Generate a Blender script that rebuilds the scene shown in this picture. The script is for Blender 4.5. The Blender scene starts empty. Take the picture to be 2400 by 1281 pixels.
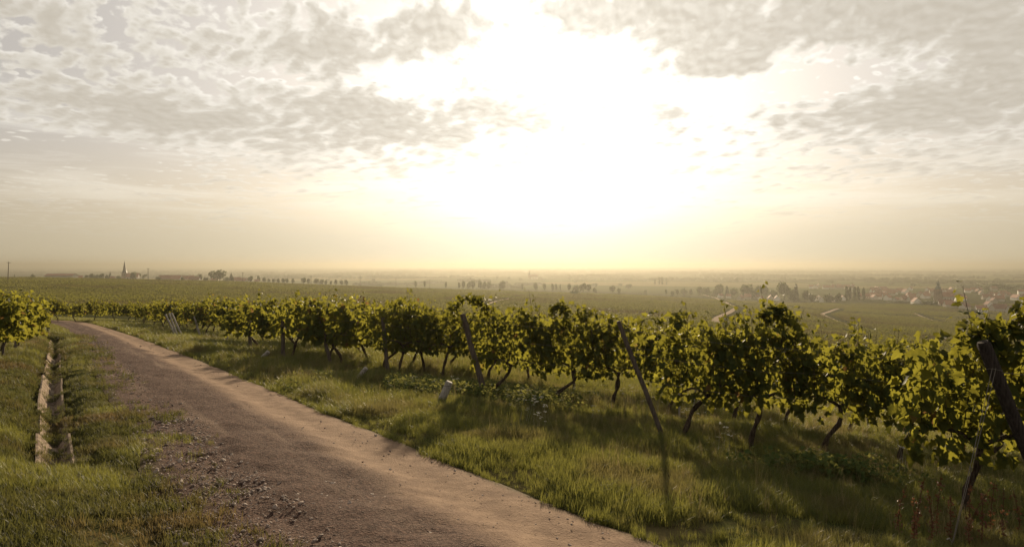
import bpy, math, random
import numpy as np
from mathutils import Matrix, Vector, Euler

random.seed(7)
RNG = np.random.default_rng(7)
SC = bpy.context.scene
COL = SC.collection

# ------------------------------------------------------------------ camera
CZ = 1.65
PITCH = math.atan(18.5 / 1600)
cam_d = bpy.data.cameras.new('camera')
cam = bpy.data.objects.new('camera', cam_d)
COL.objects.link(cam)
cam_d.sensor_width = 36.0
cam_d.lens = 24.0
cam_d.clip_start = 0.05
cam_d.clip_end = 60000.0
cam.location = (0, 0, CZ)
cam.rotation_euler = (math.pi / 2 - PITCH, 0, 0)
SC.camera = cam

# ------------------------------------------------------------------ light, sky, exposure
SUN_AZ = math.atan((1305 - 1200) / 1600)      # to the right of the view axis
SUN_EL = math.radians(14.5)
SUN_DIR = Vector((math.sin(SUN_AZ) * math.cos(SUN_EL), math.cos(SUN_AZ) * math.cos(SUN_EL), math.sin(SUN_EL)))
EV = 1.0
SKY_STRENGTH = 0.10
SC.view_settings.view_transform = 'Standard'
SC.view_settings.look = 'None'
SC.view_settings.exposure = EV
SC.view_settings.gamma = 1.0
SC.view_settings.use_curve_mapping = False
SC.render.engine = 'CYCLES'
SC.cycles.use_denoising = True
SC.cycles.max_bounces = 10
SC.cycles.diffuse_bounces = 3
SC.cycles.transmission_bounces = 6
SC.cycles.volume_bounces = 1
SC.cycles.transparent_max_bounces = 8
SC.cycles.sample_clamp_indirect = 6.0

sun_d = bpy.data.lights.new('sun', 'SUN')
sun_d.energy = 4.6
sun_d.angle = math.radians(1.2)
sun_d.color = (1.0, 0.80, 0.54)
sun = bpy.data.objects.new('sun', sun_d)
COL.objects.link(sun)
sun.rotation_euler = (-SUN_DIR).to_track_quat('-Z', 'Y').to_euler()


class E:
    """A float socket with arithmetic, so node graphs read as formulas."""
    nt = None

    def __init__(self, s): self.s = s

    @staticmethod
    def m(op, a, b=None, c=None, clamp=False):
        n = E.nt.nodes.new('ShaderNodeMath'); n.operation = op; n.use_clamp = clamp
        for i, v in enumerate((a, b, c)):
            if v is None: continue
            if isinstance(v, E): E.nt.links.new(v.s, n.inputs[i])
            else: n.inputs[i].default_value = float(v)
        return E(n.outputs[0])

    def __add__(self, o): return E.m('ADD', self, o)
    __radd__ = __add__
    def __sub__(self, o): return E.m('SUBTRACT', self, o)
    def __rsub__(self, o): return E.m('SUBTRACT', o, self)
    def __mul__(self, o): return E.m('MULTIPLY', self, o)
    __rmul__ = __mul__
    def __truediv__(self, o): return E.m('DIVIDE', self, o)
    def exp(self): return E.m('EXPONENT', self)
    def clamp(self): return E.m('ADD', self, 0.0, clamp=True)
    def smooth(self, a, b):
        n = E.nt.nodes.new('ShaderNodeMapRange'); n.interpolation_type = 'SMOOTHSTEP'; n.clamp = True
        E.nt.links.new(self.s, n.inputs[0])
        n.inputs[1].default_value = a; n.inputs[2].default_value = b
        n.inputs[3].default_value = 0.0; n.inputs[4].default_value = 1.0
        return E(n.outputs[0])


def comb(x, y, z):
    n = E.nt.nodes.new('ShaderNodeCombineXYZ')
    for i, v in enumerate((x, y, z)):
        if isinstance(v, E): E.nt.links.new(v.s, n.inputs[i])
        else: n.inputs[i].default_value = float(v)
    return n.outputs[0]


def noise(vec, scale, detail=4.0, rough=0.5, dist=0.0, dims='3D'):
    n = E.nt.nodes.new('ShaderNodeTexNoise'); n.noise_dimensions = dims
    E.nt.links.new(vec, n.inputs['Vector'])
    n.inputs['Scale'].default_value = scale
    n.inputs['Detail'].default_value = detail
    n.inputs['Roughness'].default_value = rough
    n.inputs['Distortion'].default_value = dist
    return E(n.outputs['Fac'])


def voronoi(vec, scale, feature='F1', out='Distance', rand=1.0):
    n = E.nt.nodes.new('ShaderNodeTexVoronoi'); n.feature = feature
    E.nt.links.new(vec, n.inputs['Vector'])
    n.inputs['Scale'].default_value = scale
    n.inputs['Randomness'].default_value = rand
    return n.outputs[out]


def mixc(f, a, b):
    n = E.nt.nodes.new('ShaderNodeMix'); n.data_type = 'RGBA'; n.clamp_factor = True
    for idx, v in ((0, f), (6, a), (7, b)):
        s = n.inputs[idx]
        if isinstance(v, E): E.nt.links.new(v.s, s)
        elif isinstance(v, (tuple, list)): s.default_value = (*v[:3], 1.0)
        elif isinstance(v, (int, float)): s.default_value = float(v)
        else: E.nt.links.new(v, s)
    return n.outputs[2]


def scalec(col, f):
    """colour times a float"""
    n = E.nt.nodes.new('ShaderNodeVectorMath'); n.operation = 'SCALE'
    if isinstance(col, (tuple, list)): n.inputs[0].default_value = col[:3]
    else: E.nt.links.new(col, n.inputs[0])
    if isinstance(f, E): E.nt.links.new(f.s, n.inputs['Scale'])
    else: n.inputs['Scale'].default_value = f
    return n.outputs[0]


def vop(op, a, b):
    n = E.nt.nodes.new('ShaderNodeVectorMath'); n.operation = op
    for i, v in enumerate((a, b)):
        if isinstance(v, (tuple, list)): n.inputs[i].default_value = v[:3]
        else: E.nt.links.new(v, n.inputs[i])
    return n.outputs['Value'] if op in ('DOT_PRODUCT', 'LENGTH') else n.outputs[0]


def px_angles(px, py):
    """azimuth and elevation (radians) of a spot of the sky given where the photograph shows it"""
    u = (px - 1200) / 1600; v = (622 - py) / 1600
    return math.atan(u), math.atan(v / math.sqrt(1 + u * u))


def build_world():
    w = bpy.data.worlds.new('World'); SC.world = w; w.use_nodes = True
    nt = w.node_tree; nt.nodes.clear(); E.nt = nt
    out = nt.nodes.new('ShaderNodeOutputWorld')
    bg = nt.nodes.new('ShaderNodeBackground'); bg.inputs[1].default_value = SKY_STRENGTH
    nt.links.new(bg.outputs[0], out.inputs[0])
    tc = nt.nodes.new('ShaderNodeTexCoord').outputs['Generated']
    sep = nt.nodes.new('ShaderNodeSeparateXYZ'); nt.links.new(tc, sep.inputs[0])
    x, y, z = (E(s) for s in sep.outputs)
    az = E.m('ARCTAN2', x, y)
    el = E.m('ARCSINE', E.m('MINIMUM', z, 0.9999))
    th = E.m('ARCCOSINE', E.m('MINIMUM', E(vop('DOT_PRODUCT', tc, tuple(SUN_DIR))), 0.99999))   # angle from the sun
    K = 1.0 / (SKY_STRENGTH * 2 ** EV)
    # clear air: Nishita, plus the milky glow of the aerosol round the sun
    sky = nt.nodes.new('ShaderNodeTexSky'); sky.sky_type = 'NISHITA'; sky.sun_disc = False
    sky.sun_elevation = SUN_EL; sky.sun_rotation = SUN_AZ
    sky.air_density = 1.0; sky.dust_density = 3.0; sky.ozone_density = 1.0
    glow = (th * (-1.0 / math.radians(7.0))).exp() * 1.5 + (th * (-1.0 / math.radians(30))).exp() * 0.86 + 0.28
    low = 1.0 - el.smooth(0.0, 0.20)
    tint = mixc(low, (1.0, 0.955, 0.885), (1.0, 0.855, 0.585))
    near = (th * (-1.0 / math.radians(14))).exp()
    tint = mixc(near, tint, (1.0, 0.97, 0.90))
    air = scalec(tint, glow * (K * 1.0) * (1.12 - 0.12 * el.smooth(0.05, 0.20)))
    clear = vop('ADD', scalec(sky.outputs[0], 0.06), scalec(vop('MULTIPLY', air, (1.0, 0.965, 0.95)), 0.95))
    # cloud deck: noise on a plane overhead, seen at an angle
    h = E.m('MAXIMUM', z, 0.0) + 0.13
    P = comb(az * 3.8, E.m('DIVIDE', 1.1, h), 0.0)
    warp = nt.nodes.new('ShaderNodeTexNoise'); nt.links.new(P, warp.inputs['Vector'])
    warp.inputs['Scale'].default_value = 1.6; warp.inputs['Detail'].default_value = 4.0
    Pw = vop('ADD', P, scalec(vop('SUBTRACT', warp.outputs['Color'], (0.5, 0.5, 0.5)), 0.16))

    def field(Pv):
        big = noise(Pv, 2.4, 3.0, 0.5)
        mid = noise(Pv, 8.6, 7.0, 0.58)
        vo = E(voronoi(Pv, 17.0, 'SMOOTH_F1'))
        return (big - 0.5) * 0.9 + (mid - 0.5) * 1.5 + (0.40 - vo) * 0.75

    f0 = field(Pw)
    P2 = vop('ADD', Pw, (0.018, -0.035, 0.0))
    f1 = field(P2)
    blobs = [  # where the photograph shows cloud (+) and gaps (-): px, py, rx, ry, amount
        (330, 130, 640, 190, .10), (1560, 22, 320, 84, .66), (2180, 30, 370, 78, .62), (1705, 155, 120, 30, .70),
        (2290, 228, 270, 64, .52), (2000, 278, 250, 36, .45), (830, 250, 140, 46, .50), (1050, 75, 120, 55, .62),
        (800, 110, 190, 55, .32), (480, 285, 560, 36, .30), (1560, 262, 80, 24, .34), (700, 365, 460, 40, .22),
        (1120, 285, 190, 45, .22), (2150, 390, 330, 24, .24), (2350, 110, 100, 32, .36), (250, 230, 300, 50, .16),
        (130, 352, 300, 34, -.55), (272, 75, 46, 44, -.30), (640, 192, 180, 18, -.26), (960, 190, 160, 30, -.30),
        (1890, 190, 90, 46, -.62), (1700, 235, 110, 34, -.48), (2200, 150, 240, 16, -.26), (1250, 120, 180, 50, -.45),
        (1000, 12, 170, 18, -.20), (1150, 250, 140, 42, .26), (1090, 322, 220, 26, .22), (1500, 400, 260, 14, .14), (1650, 210, 140, 22, -.35)]
    cov = None
    for (px, py, rx, ry, a) in blobs:
        a0, e0 = px_angles(px, py)
        da = (az - a0) * (1600.0 / rx * (1 + ((px - 1200) / 1600) ** 2)); de = (el - e0) * (1600.0 / ry)
        g = (0.0 - (da * da + de * de)).exp() * a
        cov = g if cov is None else cov + g
    hi = el.smooth(px_angles(1200, 480)[1], px_angles(1200, 300)[1])
    cov = cov - (1.0 - hi) * 0.16 + 0.06
    d0 = f0 + cov; d1 = f1 + cov
    alpha = d0.smooth(-0.09, 0.15)
    thick = d0.smooth(0.02, 0.50)
    lit = ((d0 - d1) * 1.5 + 0.45).clamp()
    # thin streaks low down
    Ps = comb(az * 1.2, el * 14.0, 0.0)
    st = noise(Ps, 2.6, 6.0, 0.58, 0.6).smooth(0.44, 0.68) * el.smooth(0.03, 0.09) * (1.0 - el.smooth(0.16, 0.24)) * 0.6
    c_edge = scalec(mixc(low, (1.0, 0.95, 0.865), (1.0, 0.875, 0.67)), (glow * 1.18 + 0.28) * K)
    c_core = scalec((1.0, 0.90, 0.735), (glow * 0.13 + 0.45) * K)
    cc = mixc((thick * 0.72 + (1.0 - lit) * 0.60 * (1.0 - thick * 0.72)).clamp(), c_edge, c_core)
    col = mixc(st, clear, c_edge)
    col = mixc(alpha * (0.6 + 0.4 * hi), col, cc)
    # the haze hides the clouds near the horizon
    col = mixc(1.0 - el.smooth(0.015, 0.11), col, air)
    nt.links.new(col, bg.inputs[0])


build_world()


# ------------------------------------------------------------------ terrain function
def cross(x):
    x = np.asarray(x, float)
    return .04 * x + .03 * (x + 6 * np.log(np.cosh((x + 5) / 6))) - .18 * math.log(math.cosh(5 / 6))


def near_h(x, y):
    return -.085 * np.clip(y, -30, 1e9) - cross(np.clip(x, -90, 110))


COLS = np.array([-300, 0, 300, 600, 900, 1200, 1500, 1800, 2100, 2400, 2700.])
US = (COLS - 1200) / 1600
DS = np.array([100, 140, 200, 300, 450, 600, 850, 1000, 1300, 1700, 2500, 20000.])
_rows = {140: [722, 724, 728, 733, 743, 757, 775, 797, 827, 862, 885],
         200: [698, 700, 705, 713, 723, 735, 752, 775, 805, 835, 855],
         300: [673, 675, 682, 691, 702, 712, 727, 748, 775, 797, 812],
         450: [650, 651, 658, 668, 681, 692, 706, 726, 750, 767, 778],
         600: [646, 647.5, 652, 660, 673, 682, 694, 712, 735, 747, 750],
         850: [649, 649, 652, 658, 669, 676, 686, 702, 704, 704, 704],
         1000: [652, 652, 654, 660, 670, 678, 687, 693, 693, 693, 693]}
VALLEY = -43.0
TAB = np.zeros((len(DS), len(US)))
for i, D in enumerate(DS):
    if D == 100: TAB[i] = near_h(US * D, D)
    elif D in _rows: TAB[i] = CZ - (np.array(_rows[D]) - 622) / 1600 * D - (2.3 if D > 200 else 1.2)
    else: TAB[i] = VALLEY
_i = list(DS).index(1300)
TAB[_i] = TAB[_i - 1] * 0.2 + VALLEY * 0.8


def _cr(p0, p1, p2, p3, t):
    return p1 + .5 * t * (p2 - p0 + t * (2 * p0 - 5 * p1 + 4 * p2 - p3 + t * (3 * (p1 - p2) + p3 - p0)))


def far_h(u, y):
    fu = np.clip((u - US[0]) / (US[1] - US[0]), 0, len(US) - 1.001)
    ly = np.log(np.clip(y, DS[0], DS[-1] * .999)); L = np.log(DS)
    j = np.clip(np.searchsorted(L, ly, side='right') - 1, 0, len(DS) - 2)
    t = (ly - L[j]) / (L[j + 1] - L[j]); t = t * t * (3 - 2 * t) * .5 + t * .5
    i = fu.astype(int); s = fu - i
    n = len(US) - 1
    def row(jj):
        g = lambda k: TAB[jj, np.clip(i + k, 0, n)]
        return _cr(g(-1), g(0), g(1), g(2), s)
    return row(j) * (1 - t) + row(j + 1) * t


def H0(x, y):
    x = np.atleast_1d(np.asarray(x, float)); y = np.atleast_1d(np.asarray(y, float))
    x, y = np.broadcast_arrays(x, y)
    w = np.clip((y - 65) / 35, 0, 1); w = w * w * (3 - 2 * w)
    hn = near_h(x, y)
    yf = np.maximum(y, 60)
    return hn * (1 - w) + far_h(x / yf, yf) * w


def ray(px, py):
    a = (px - 1200) / 1600; b = (640.5 - py) / 1600
    c, s = math.cos(PITCH), math.sin(PITCH)
    return np.array([a, c + b * s, -s + b * c])


_TS = np.exp(np.linspace(math.log(1.0), math.log(13000), 3000))


def gp(px, py):
    """the point of the ground that the photograph shows at a pixel"""
    d = ray(px, py)
    X, Y, Z = d[0] * _TS, d[1] * _TS, CZ + d[2] * _TS
    below = np.nonzero(Z < H0(X, Y))[0]
    k = below[0] if len(below) else len(_TS) - 1
    return np.array([X[k], Y[k], float(H0(X[k], Y[k])[0])])


def at(px, py, y):
    """the point on a pixel's ray at forward distance y"""
    d = ray(px, py); t = y / d[1]
    return np.array([d[0] * t, y, CZ + d[2] * t])


# road edges, pairs of left / right from the camera outward
RE = [(1760, 1420), (1560, 1281), (1420, 1228), (1270, 1170), (1100, 1105), (960, 1045), (860, 1005), (760, 965), (660, 925), (560, 882),
      (470, 845), (390, 815), (320, 790), (260, 771), (215, 758), (180, 752.5), (80, 749), (-150, 741)]
LE = [(430, 1500), (385, 1281), (355, 1200), (318, 1080), (300, 1010), (262, 950), (238, 910), (222, 880), (205, 850), (192, 825),
      (182, 805), (172, 790), (160, 777), (140, 767), (115, 760), (90, 757), (20, 755), (-200, 749)]


def chaikin(P, n=2):
    for _ in range(n):
        Q = [P[0]]
        for a, b in zip(P[:-1], P[1:]):
            Q += [a * .75 + b * .25, a * .25 + b * .75]
        P = np.array(Q + [P[-1]])
    return P


def resample(P, n):
    d = np.r_[0, np.cumsum(np.linalg.norm(np.diff(P[:, :2], axis=0), axis=1))]
    t = np.linspace(0, 1, n) ** 1.6 * d[-1]
    return np.stack([np.interp(t, d, P[:, k]) for k in range(P.shape[1])], 1)


ROAD_R = chaikin(np.array([gp(*p) for p in RE])[:, :2])
ROAD_L = chaikin(np.array([gp(*p) for p in LE])[:, :2])


def seg_dist(P, L):
    """distance of points P (n,2) to polyline L (m,2)"""
    best = np.full(len(P), 1e18)
    for a, b in zip(L[:-1], L[1:]):
        ab = b - a; q = max(ab @ ab, 1e-9)
        t = np.clip(((P - a) @ ab) / q, 0, 1)
        d = P - (a + t[:, None] * ab)
        best = np.minimum(best, (d * d).sum(1))
    return np.sqrt(best)


ROAD_POLY = np.vstack([ROAD_L, ROAD_R[::-1]])


def inside(P, poly):
    c = np.zeros(len(P), bool); j = len(poly) - 1
    for i in range(len(poly)):
        xi, yi = poly[i]; xj, yj = poly[j]
        if yi != yj:
            hit = ((yi > P[:, 1]) != (yj > P[:, 1])) & (P[:, 0] < (xj - xi) * (P[:, 1] - yi) / (yj - yi) + xi)
            c ^= hit
        j = i
    return c


def road_sd(P):
    """signed distance to the road: negative on it"""
    out = np.full(len(P), 30.0)
    m = (P[:, 1] < 200) & (P[:, 1] > -30) & (np.abs(P[:, 0]) < 220)
    if m.any():
        Q = P[m]
        d = np.minimum(seg_dist(Q, ROAD_L), seg_dist(Q, ROAD_R))
        out[m] = np.where(inside(Q, ROAD_POLY), -d, d)
    return out


CH_PX = [(129, 796, 22), (127, 830, 28), (124, 870, 40), (121, 930, 50), (126, 985, 60), (129, 1040, 76), (136, 1085, 96)]
CH = np.array([gp(a, b) for a, b, c in CH_PX])[:, :2]
CHW = np.array([.90 * c / 1600 * p[1] for (a, b, c), p in zip(CH_PX, CH)])


def vnoise(x, y, seed=0):
    """cheap smooth value noise, about -1..1"""
    def hsh(i, j):
        n = np.sin(i * 127.1 + j * 311.7 + seed * 74.7) * 43758.5453
        return (n - np.floor(n)) * 2 - 1
    i, j = np.floor(x), np.floor(y); fx, fy = x - i, y - j
    fx = fx * fx * (3 - 2 * fx); fy = fy * fy * (3 - 2 * fy)
    return (hsh(i, j) * (1 - fx) + hsh(i + 1, j) * fx) * (1 - fy) + (hsh(i, j + 1) * (1 - fx) + hsh(i + 1, j + 1) * fx) * fy


def H(x, y):
    x = np.atleast_1d(np.asarray(x, float)); y = np.atleast_1d(np.asarray(y, float))
    h = H0(x, y)
    P = np.stack([x, y], 1)
    r = np.hypot(x, y)
    sd = road_sd(P)
    b = np.clip(sd / .5, 0, 1)
    h = h + b * .07 - (sd < .0) * .05
    w = np.exp(-(r / 60) ** 2) * b
    h = h + w * (.05 * vnoise(x * .9, y * .9, 1) + .025 * vnoise(x * 2.7, y * 2.7, 2))
    m = r < 60
    if m.any():
        d = seg_dist(P[m], CH)
        h[m] -= .35 * np.exp(-(d / .3) ** 2)
    far = np.clip((r - 150) / 400, 0, 1)
    h = h + far * .6 * vnoise(x / 140, y / 90, 3)
    return h


# ------------------------------------------------------------------ object helpers
def put(name, data=None, parent=None, loc=None, rot=None):
    o = bpy.data.objects.new(name, data)
    COL.objects.link(o)
    if parent is not None: o.parent = parent
    if loc is not None: o.location = [float(v) for v in loc]
    if rot is not None: o.rotation_euler = rot
    return o


def tag(o, label=None, cat=None, group=None, kind=None):
    if label: o['label'] = label
    if cat: o['category'] = cat
    if group: o['group'] = group
    if kind: o['kind'] = kind
    return o


def np_mesh(name, V, F, mat=None, smooth=False, uv=None, attrs=None):
    """V (n,3), F (m,k) of one face size"""
    me = bpy.data.meshes.new(name)
    V = np.ascontiguousarray(V, np.float32); F = np.ascontiguousarray(F, np.int32)
    m, k = F.shape
    me.vertices.add(len(V)); me.vertices.foreach_set('co', V.ravel())
    me.loops.add(m * k); me.loops.foreach_set('vertex_index', F.ravel())
    me.polygons.add(m); me.polygons.foreach_set('loop_start', np.arange(0, m * k, k, dtype=np.int32))
    me.polygons.foreach_set('use_smooth', np.full(m, smooth))
    if uv is not None:
        l = me.uv_layers.new(name='UVMap')
        l.data.foreach_set('uv', np.ascontiguousarray(uv[F.ravel()], np.float32).ravel())
    for nm, val in (attrs or {}).items():
        a = me.attributes.new(nm, 'FLOAT', 'POINT'); a.data.foreach_set('value', np.ascontiguousarray(val, np.float32))
    me.update(calc_edges=True)
    if mat: me.materials.append(mat)
    return me


class MB:
    """collects polygons for one mesh"""
    def __init__(s): s.v = []; s.f = []

    def add(s, V, F):
        o = len(s.v); s.v += [tuple(map(float, p)) for p in V]; s.f += [tuple(o + i for i in f) for f in F]; return s

    def box(s, lo, hi):
        x0, y0, z0 = lo; x1, y1, z1 = hi
        V = [(x0, y0, z0), (x1, y0, z0), (x1, y1, z0), (x0, y1, z0), (x0, y0, z1), (x1, y0, z1), (x1, y1, z1), (x0, y1, z1)]
        return s.add(V, [(3, 2, 1, 0), (4, 5, 6, 7), (0, 1, 5, 4), (1, 2, 6, 5), (2, 3, 7, 6), (3, 0, 4, 7)])

    def tube(s, pts, rad, n=8, wob=0.0, seed=0):
        pts = [Vector([float(c) for c in p]) for p in pts]
        rs = rad if hasattr(rad, '__len__') else [rad] * len(pts)
        rnd = random.Random(seed)
        V = []
        ref = None
        for i, p in enumerate(pts):
            d = (pts[min(i + 1, len(pts) - 1)] - pts[max(i - 1, 0)]).normalized()
            if ref is None: ref = Vector((1, 0, 0)) if abs(d.x) < .8 else Vector((0, 1, 0))
            a = (ref - d * ref.dot(d)).normalized(); ref = a; b = d.cross(a)
            for k in range(n):
                t = 2 * math.pi * k / n; r = rs[i] * (1 + wob * rnd.uniform(-1, 1))
                V.append(p + (a * math.cos(t) + b * math.sin(t)) * r)
        F = []
        for i in range(len(pts) - 1):
            for k in range(n):
                F.append((i * n + k, i * n + (k + 1) % n, (i + 1) * n + (k + 1) % n, (i + 1) * n + k))
        F.append(tuple(range(n))[::-1]); F.append(tuple((len(pts) - 1) * n + k for k in range(n)))
        return s.add(V, F)

    def mesh(s, name, mat, smooth=False):
        me = bpy.data.meshes.new(name); me.from_pydata(s.v, [], s.f)
        if smooth: me.polygons.foreach_set('use_smooth', [True] * len(me.polygons))
        me.materials.append(mat); me.update(); return me

    def build(s, name, mat, parent=None, loc=None, rot=None, smooth=False):
        return put(name, s.mesh(name, mat, smooth), parent, loc, rot)


def spline(pts, n):
    P = np.array(pts, float); m = len(P)
    out = []
    for t in np.linspace(0, m - 1.0001, n):
        i = int(t); s = t - i
        g = lambda k: P[min(max(k, 0), m - 1)]
        out.append(_cr(g(i - 1), g(i), g(i + 1), g(i + 2), s))
    return np.array(out)


# ------------------------------------------------------------------ materials
def mat_new(name):
    m = bpy.data.materials.new(name); m.use_nodes = True
    nt = m.node_tree; nt.nodes.clear(); E.nt = nt
    out = nt.nodes.new('ShaderNodeOutputMaterial')
    return m, nt, out


def principled(nt, out, col, rough=0.8, spec=0.3, bump=None, bump_d=0.02):
    p = nt.nodes.new('ShaderNodeBsdfPrincipled')
    if isinstance(col, (tuple, list)): p.inputs['Base Color'].default_value = (*col[:3], 1)
    else: nt.links.new(col, p.inputs['Base Color'])
    if isinstance(rough, E): nt.links.new(rough.s, p.inputs['Roughness'])
    else: p.inputs['Roughness'].default_value = rough
    p.inputs['Specular IOR Level'].default_value = spec
    if bump is not None:
        b = nt.nodes.new('ShaderNodeBump'); b.inputs['Distance'].default_value = bump_d
        nt.links.new(bump.s, b.inputs['Height']); nt.links.new(b.outputs[0], p.inputs['Normal'])
    if out is not None: nt.links.new(p.outputs[0], out.inputs[0])
    return p


def obj_random():
    return E(E.nt.nodes.new('ShaderNodeObjectInfo').outputs['Random'])


def geom_pos():
    return E.nt.nodes.new('ShaderNodeNewGeometry').outputs['Position']


def obj_coord():
    return E.nt.nodes.new('ShaderNodeTexCoord').outputs['Object']


def attr(name):
    a = E.nt.nodes.new('ShaderNodeAttribute'); a.attribute_name = name
    return E(a.outputs['Fac'])


def leafy(name, dark, light, trans, tmix=0.45, autumn=None, veins=False, rough=0.5, spec=0.25, dry=None, dscale=.75):
    """foliage: diffuse + translucent, tint varying per leaf and per object"""
    m, nt, out = mat_new(name)
    r = obj_random() * 0.55 + attr('tint') * 0.75
    r = E.m('FRACT', r)
    col = mixc(r, dark, light)
    tcol = mixc(r, scalec(trans, 0.7), trans)
    if autumn:
        f = r.smooth(0.96, 0.985)
        col = mixc(f, col, autumn); tcol = mixc(f, tcol, scalec(autumn, 1.6))
    if dry:   # patches of drier, browner growth
        f = noise(geom_pos(), dscale, 4, .6).smooth(.46, .66) * .75
        col = mixc(f, col, dry); tcol = mixc(f, tcol, scalec(dry, 1.7))
    if veins:
        uvn = nt.nodes.new('ShaderNodeUVMap'); sp = nt.nodes.new('ShaderNodeSeparateXYZ')
        nt.links.new(uvn.outputs[0], sp.inputs[0])
        ux, uy = E(sp.outputs[0]), E(sp.outputs[1])
        ang = E.m('ARCTAN2', E.m('ABSOLUTE', ux), uy + 0.08)
        v = E.m('ABSOLUTE', E.m('SINE', ang * 4.6)).smooth(0.0, 0.22)
        tcol = mixc(v, scalec(tcol, 0.55), tcol)
        col = mixc(v, scalec(col, 1.25), col)
    p = principled(nt, None, col, rough, spec)
    t = nt.nodes.new('ShaderNodeBsdfTranslucent')
    nt.links.new(tcol, t.inputs[0])
    mx = nt.nodes.new('ShaderNodeMixShader'); mx.inputs[0].default_value = tmix
    nt.links.new(p.outputs[0], mx.inputs[1]); nt.links.new(t.outputs[0], mx.inputs[2])
    nt.links.new(mx.outputs[0], out.inputs[0])
    return m


M = {}
M['leaf'] = leafy('vine_leaf', (.020, .034, .010), (.044, .060, .015), (.34, .315, .040), .40, (.13, .075, .025), True, .6, .06)
M['grass'] = leafy('grass_blade', (.036, .060, .014), (.075, .090, .026), (.25, .24, .05), .44, None, False, .5, .2, (.115, .092, .036))
M['short_grass'] = leafy('short_grass', (.032, .044, .012), (.070, .068, .024), (.15, .145, .038), .38, None, False, .6, .12, (.115, .075, .035))
M['straw'] = leafy('straw', (.20, .15, .07), (.30, .23, .11), (.35, .27, .13), .35)
M['weed'] = leafy('weed_leaf', (.045, .075, .022), (.075, .105, .035), (.24, .23, .06), .40, None, False, .8, .02)
M['dock'] = leafy('dock_stalk', (.085, .035, .018), (.15, .065, .03), (.22, .10, .04), .35)
M['tree'] = leafy('tree_leaf', (.020, .032, .012), (.045, .060, .020), (.10, .12, .03), .30)
M['conifer'] = leafy('conifer_leaf', (.014, .024, .014), (.028, .040, .020), (.04, .05, .02), .2)
M['field_vine'] = leafy('field_vine_leaf', (.022, .030, .010), (.052, .056, .018), (.21, .20, .040), .42, None, False, .7, .05, (.062, .046, .020), .018)

m, nt, out = mat_new('vine_bark'); c = obj_coord()
n1 = noise(vop('MULTIPLY', c, (30, 30, 6)), 1.5, 5, .6)
principled(nt, out, mixc(n1.smooth(.3, .7), (.030, .020, .014), (.11, .08, .055)), .95, .1, n1, .03); M['bark'] = m
m, nt, out = mat_new('tree_bark'); principled(nt, out, (.05, .04, .03), .95, .1); M['tree_bark'] = m
m, nt, out = mat_new('weathered_post'); c = obj_coord()
n1 = noise(vop('MULTIPLY', c, (45, 45, 2.2)), 1.2, 6, .65)
n2 = noise(c, 3.0, 3, .5)
principled(nt, out, mixc(n1.smooth(.3, .75), mixc(n2, (.045, .033, .027), (.085, .066, .054)), (.15, .12, .10)), .9, .15, n1, .02); M['post'] = m
m, nt, out = mat_new('dark_post'); c = obj_coord()
n1 = noise(vop('MULTIPLY', c, (45, 45, 2.2)), 1.2, 6, .65)
principled(nt, out, mixc(n1.smooth(.3, .75), (.018, .014, .013), (.07, .055, .048)), .9, .1, n1, .02); M['dark_post'] = m
m, nt, out = mat_new('grey_post'); c = obj_coord()
n1 = noise(vop('MULTIPLY', c, (40, 40, 2)), 1.2, 5, .6)
principled(nt, out, mixc(n1, (.16, .14, .12), (.40, .36, .31)), .75, .3, n1, .01); M['grey_post'] = m
m, nt, out = mat_new('pale_stake'); c = obj_coord()
n1 = noise(vop('MULTIPLY', c, (30, 30, 5)), 1.5, 5, .6)
principled(nt, out, mixc(n1.smooth(.3, .75), (.22, .195, .17), (.42, .385, .34)), .85, .2, n1, .01); M['stake'] = m
m, nt, out = mat_new('wire'); principled(nt, out, (.14, .12, .10), .6, .3).inputs['Metallic'].default_value = .7; M['wire'] = m
m, nt, out = mat_new('concrete'); c = geom_pos()
n1 = noise(c, 9, 6, .6); n2 = noise(c, 60, 4, .6)
principled(nt, out, mixc(n1.smooth(.35, .7), (.23, .180, .135), (.10, .072, .050)), .95, .03, n1 * .5 + n2 * .5, .012); M['concrete'] = m

# ground: soil and turf near, field patchwork far
m, nt, out = mat_new('ground'); p = geom_pos()
n1 = noise(p, .9, 6, .6); n2 = noise(p, 9.0, 5, .65); n3 = noise(p, .004, 4, .6)
turf = mixc(n1.smooth(.35, .65), (.040, .045, .016), (.085, .070, .032))
turf = mixc(n2.smooth(.55, .75), turf, (.050, .034, .020))
sepp = nt.nodes.new('ShaderNodeSeparateXYZ'); nt.links.new(p, sepp.inputs[0])
X, Y, Z = (E(s) for s in sepp.outputs)
stretched = comb(X * .0016, Y * .0034, 0.0)
cell = voronoi(stretched, 1.0, 'F1', 'Color', .9)
cs = nt.nodes.new('ShaderNodeSeparateXYZ'); nt.links.new(cell, cs.inputs[0])
fieldc = mixc(E(cs.outputs[0]).smooth(.2, .8), (.030, .042, .015), (.075, .078, .028))
fieldc = mixc(E(cs.outputs[1]).smooth(.76, .82), fieldc, (.17, .135, .07))
fieldc = mixc(n3, fieldc, (.06, .07, .025))
vineyard = mixc(noise(comb(X * .05, Y * .45, 0.0), 1.0, 5, .65).smooth(.35, .7), (.030, .034, .014), (.062, .058, .026))
f1 = Y.smooth(40, 90); f2 = Y.smooth(900, 1350)
gcol = mixc(f2, mixc(f1, turf, vineyard), fieldc)
principled(nt, out, gcol, 1.0, .0, n2, .03); M['ground'] = m

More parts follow.
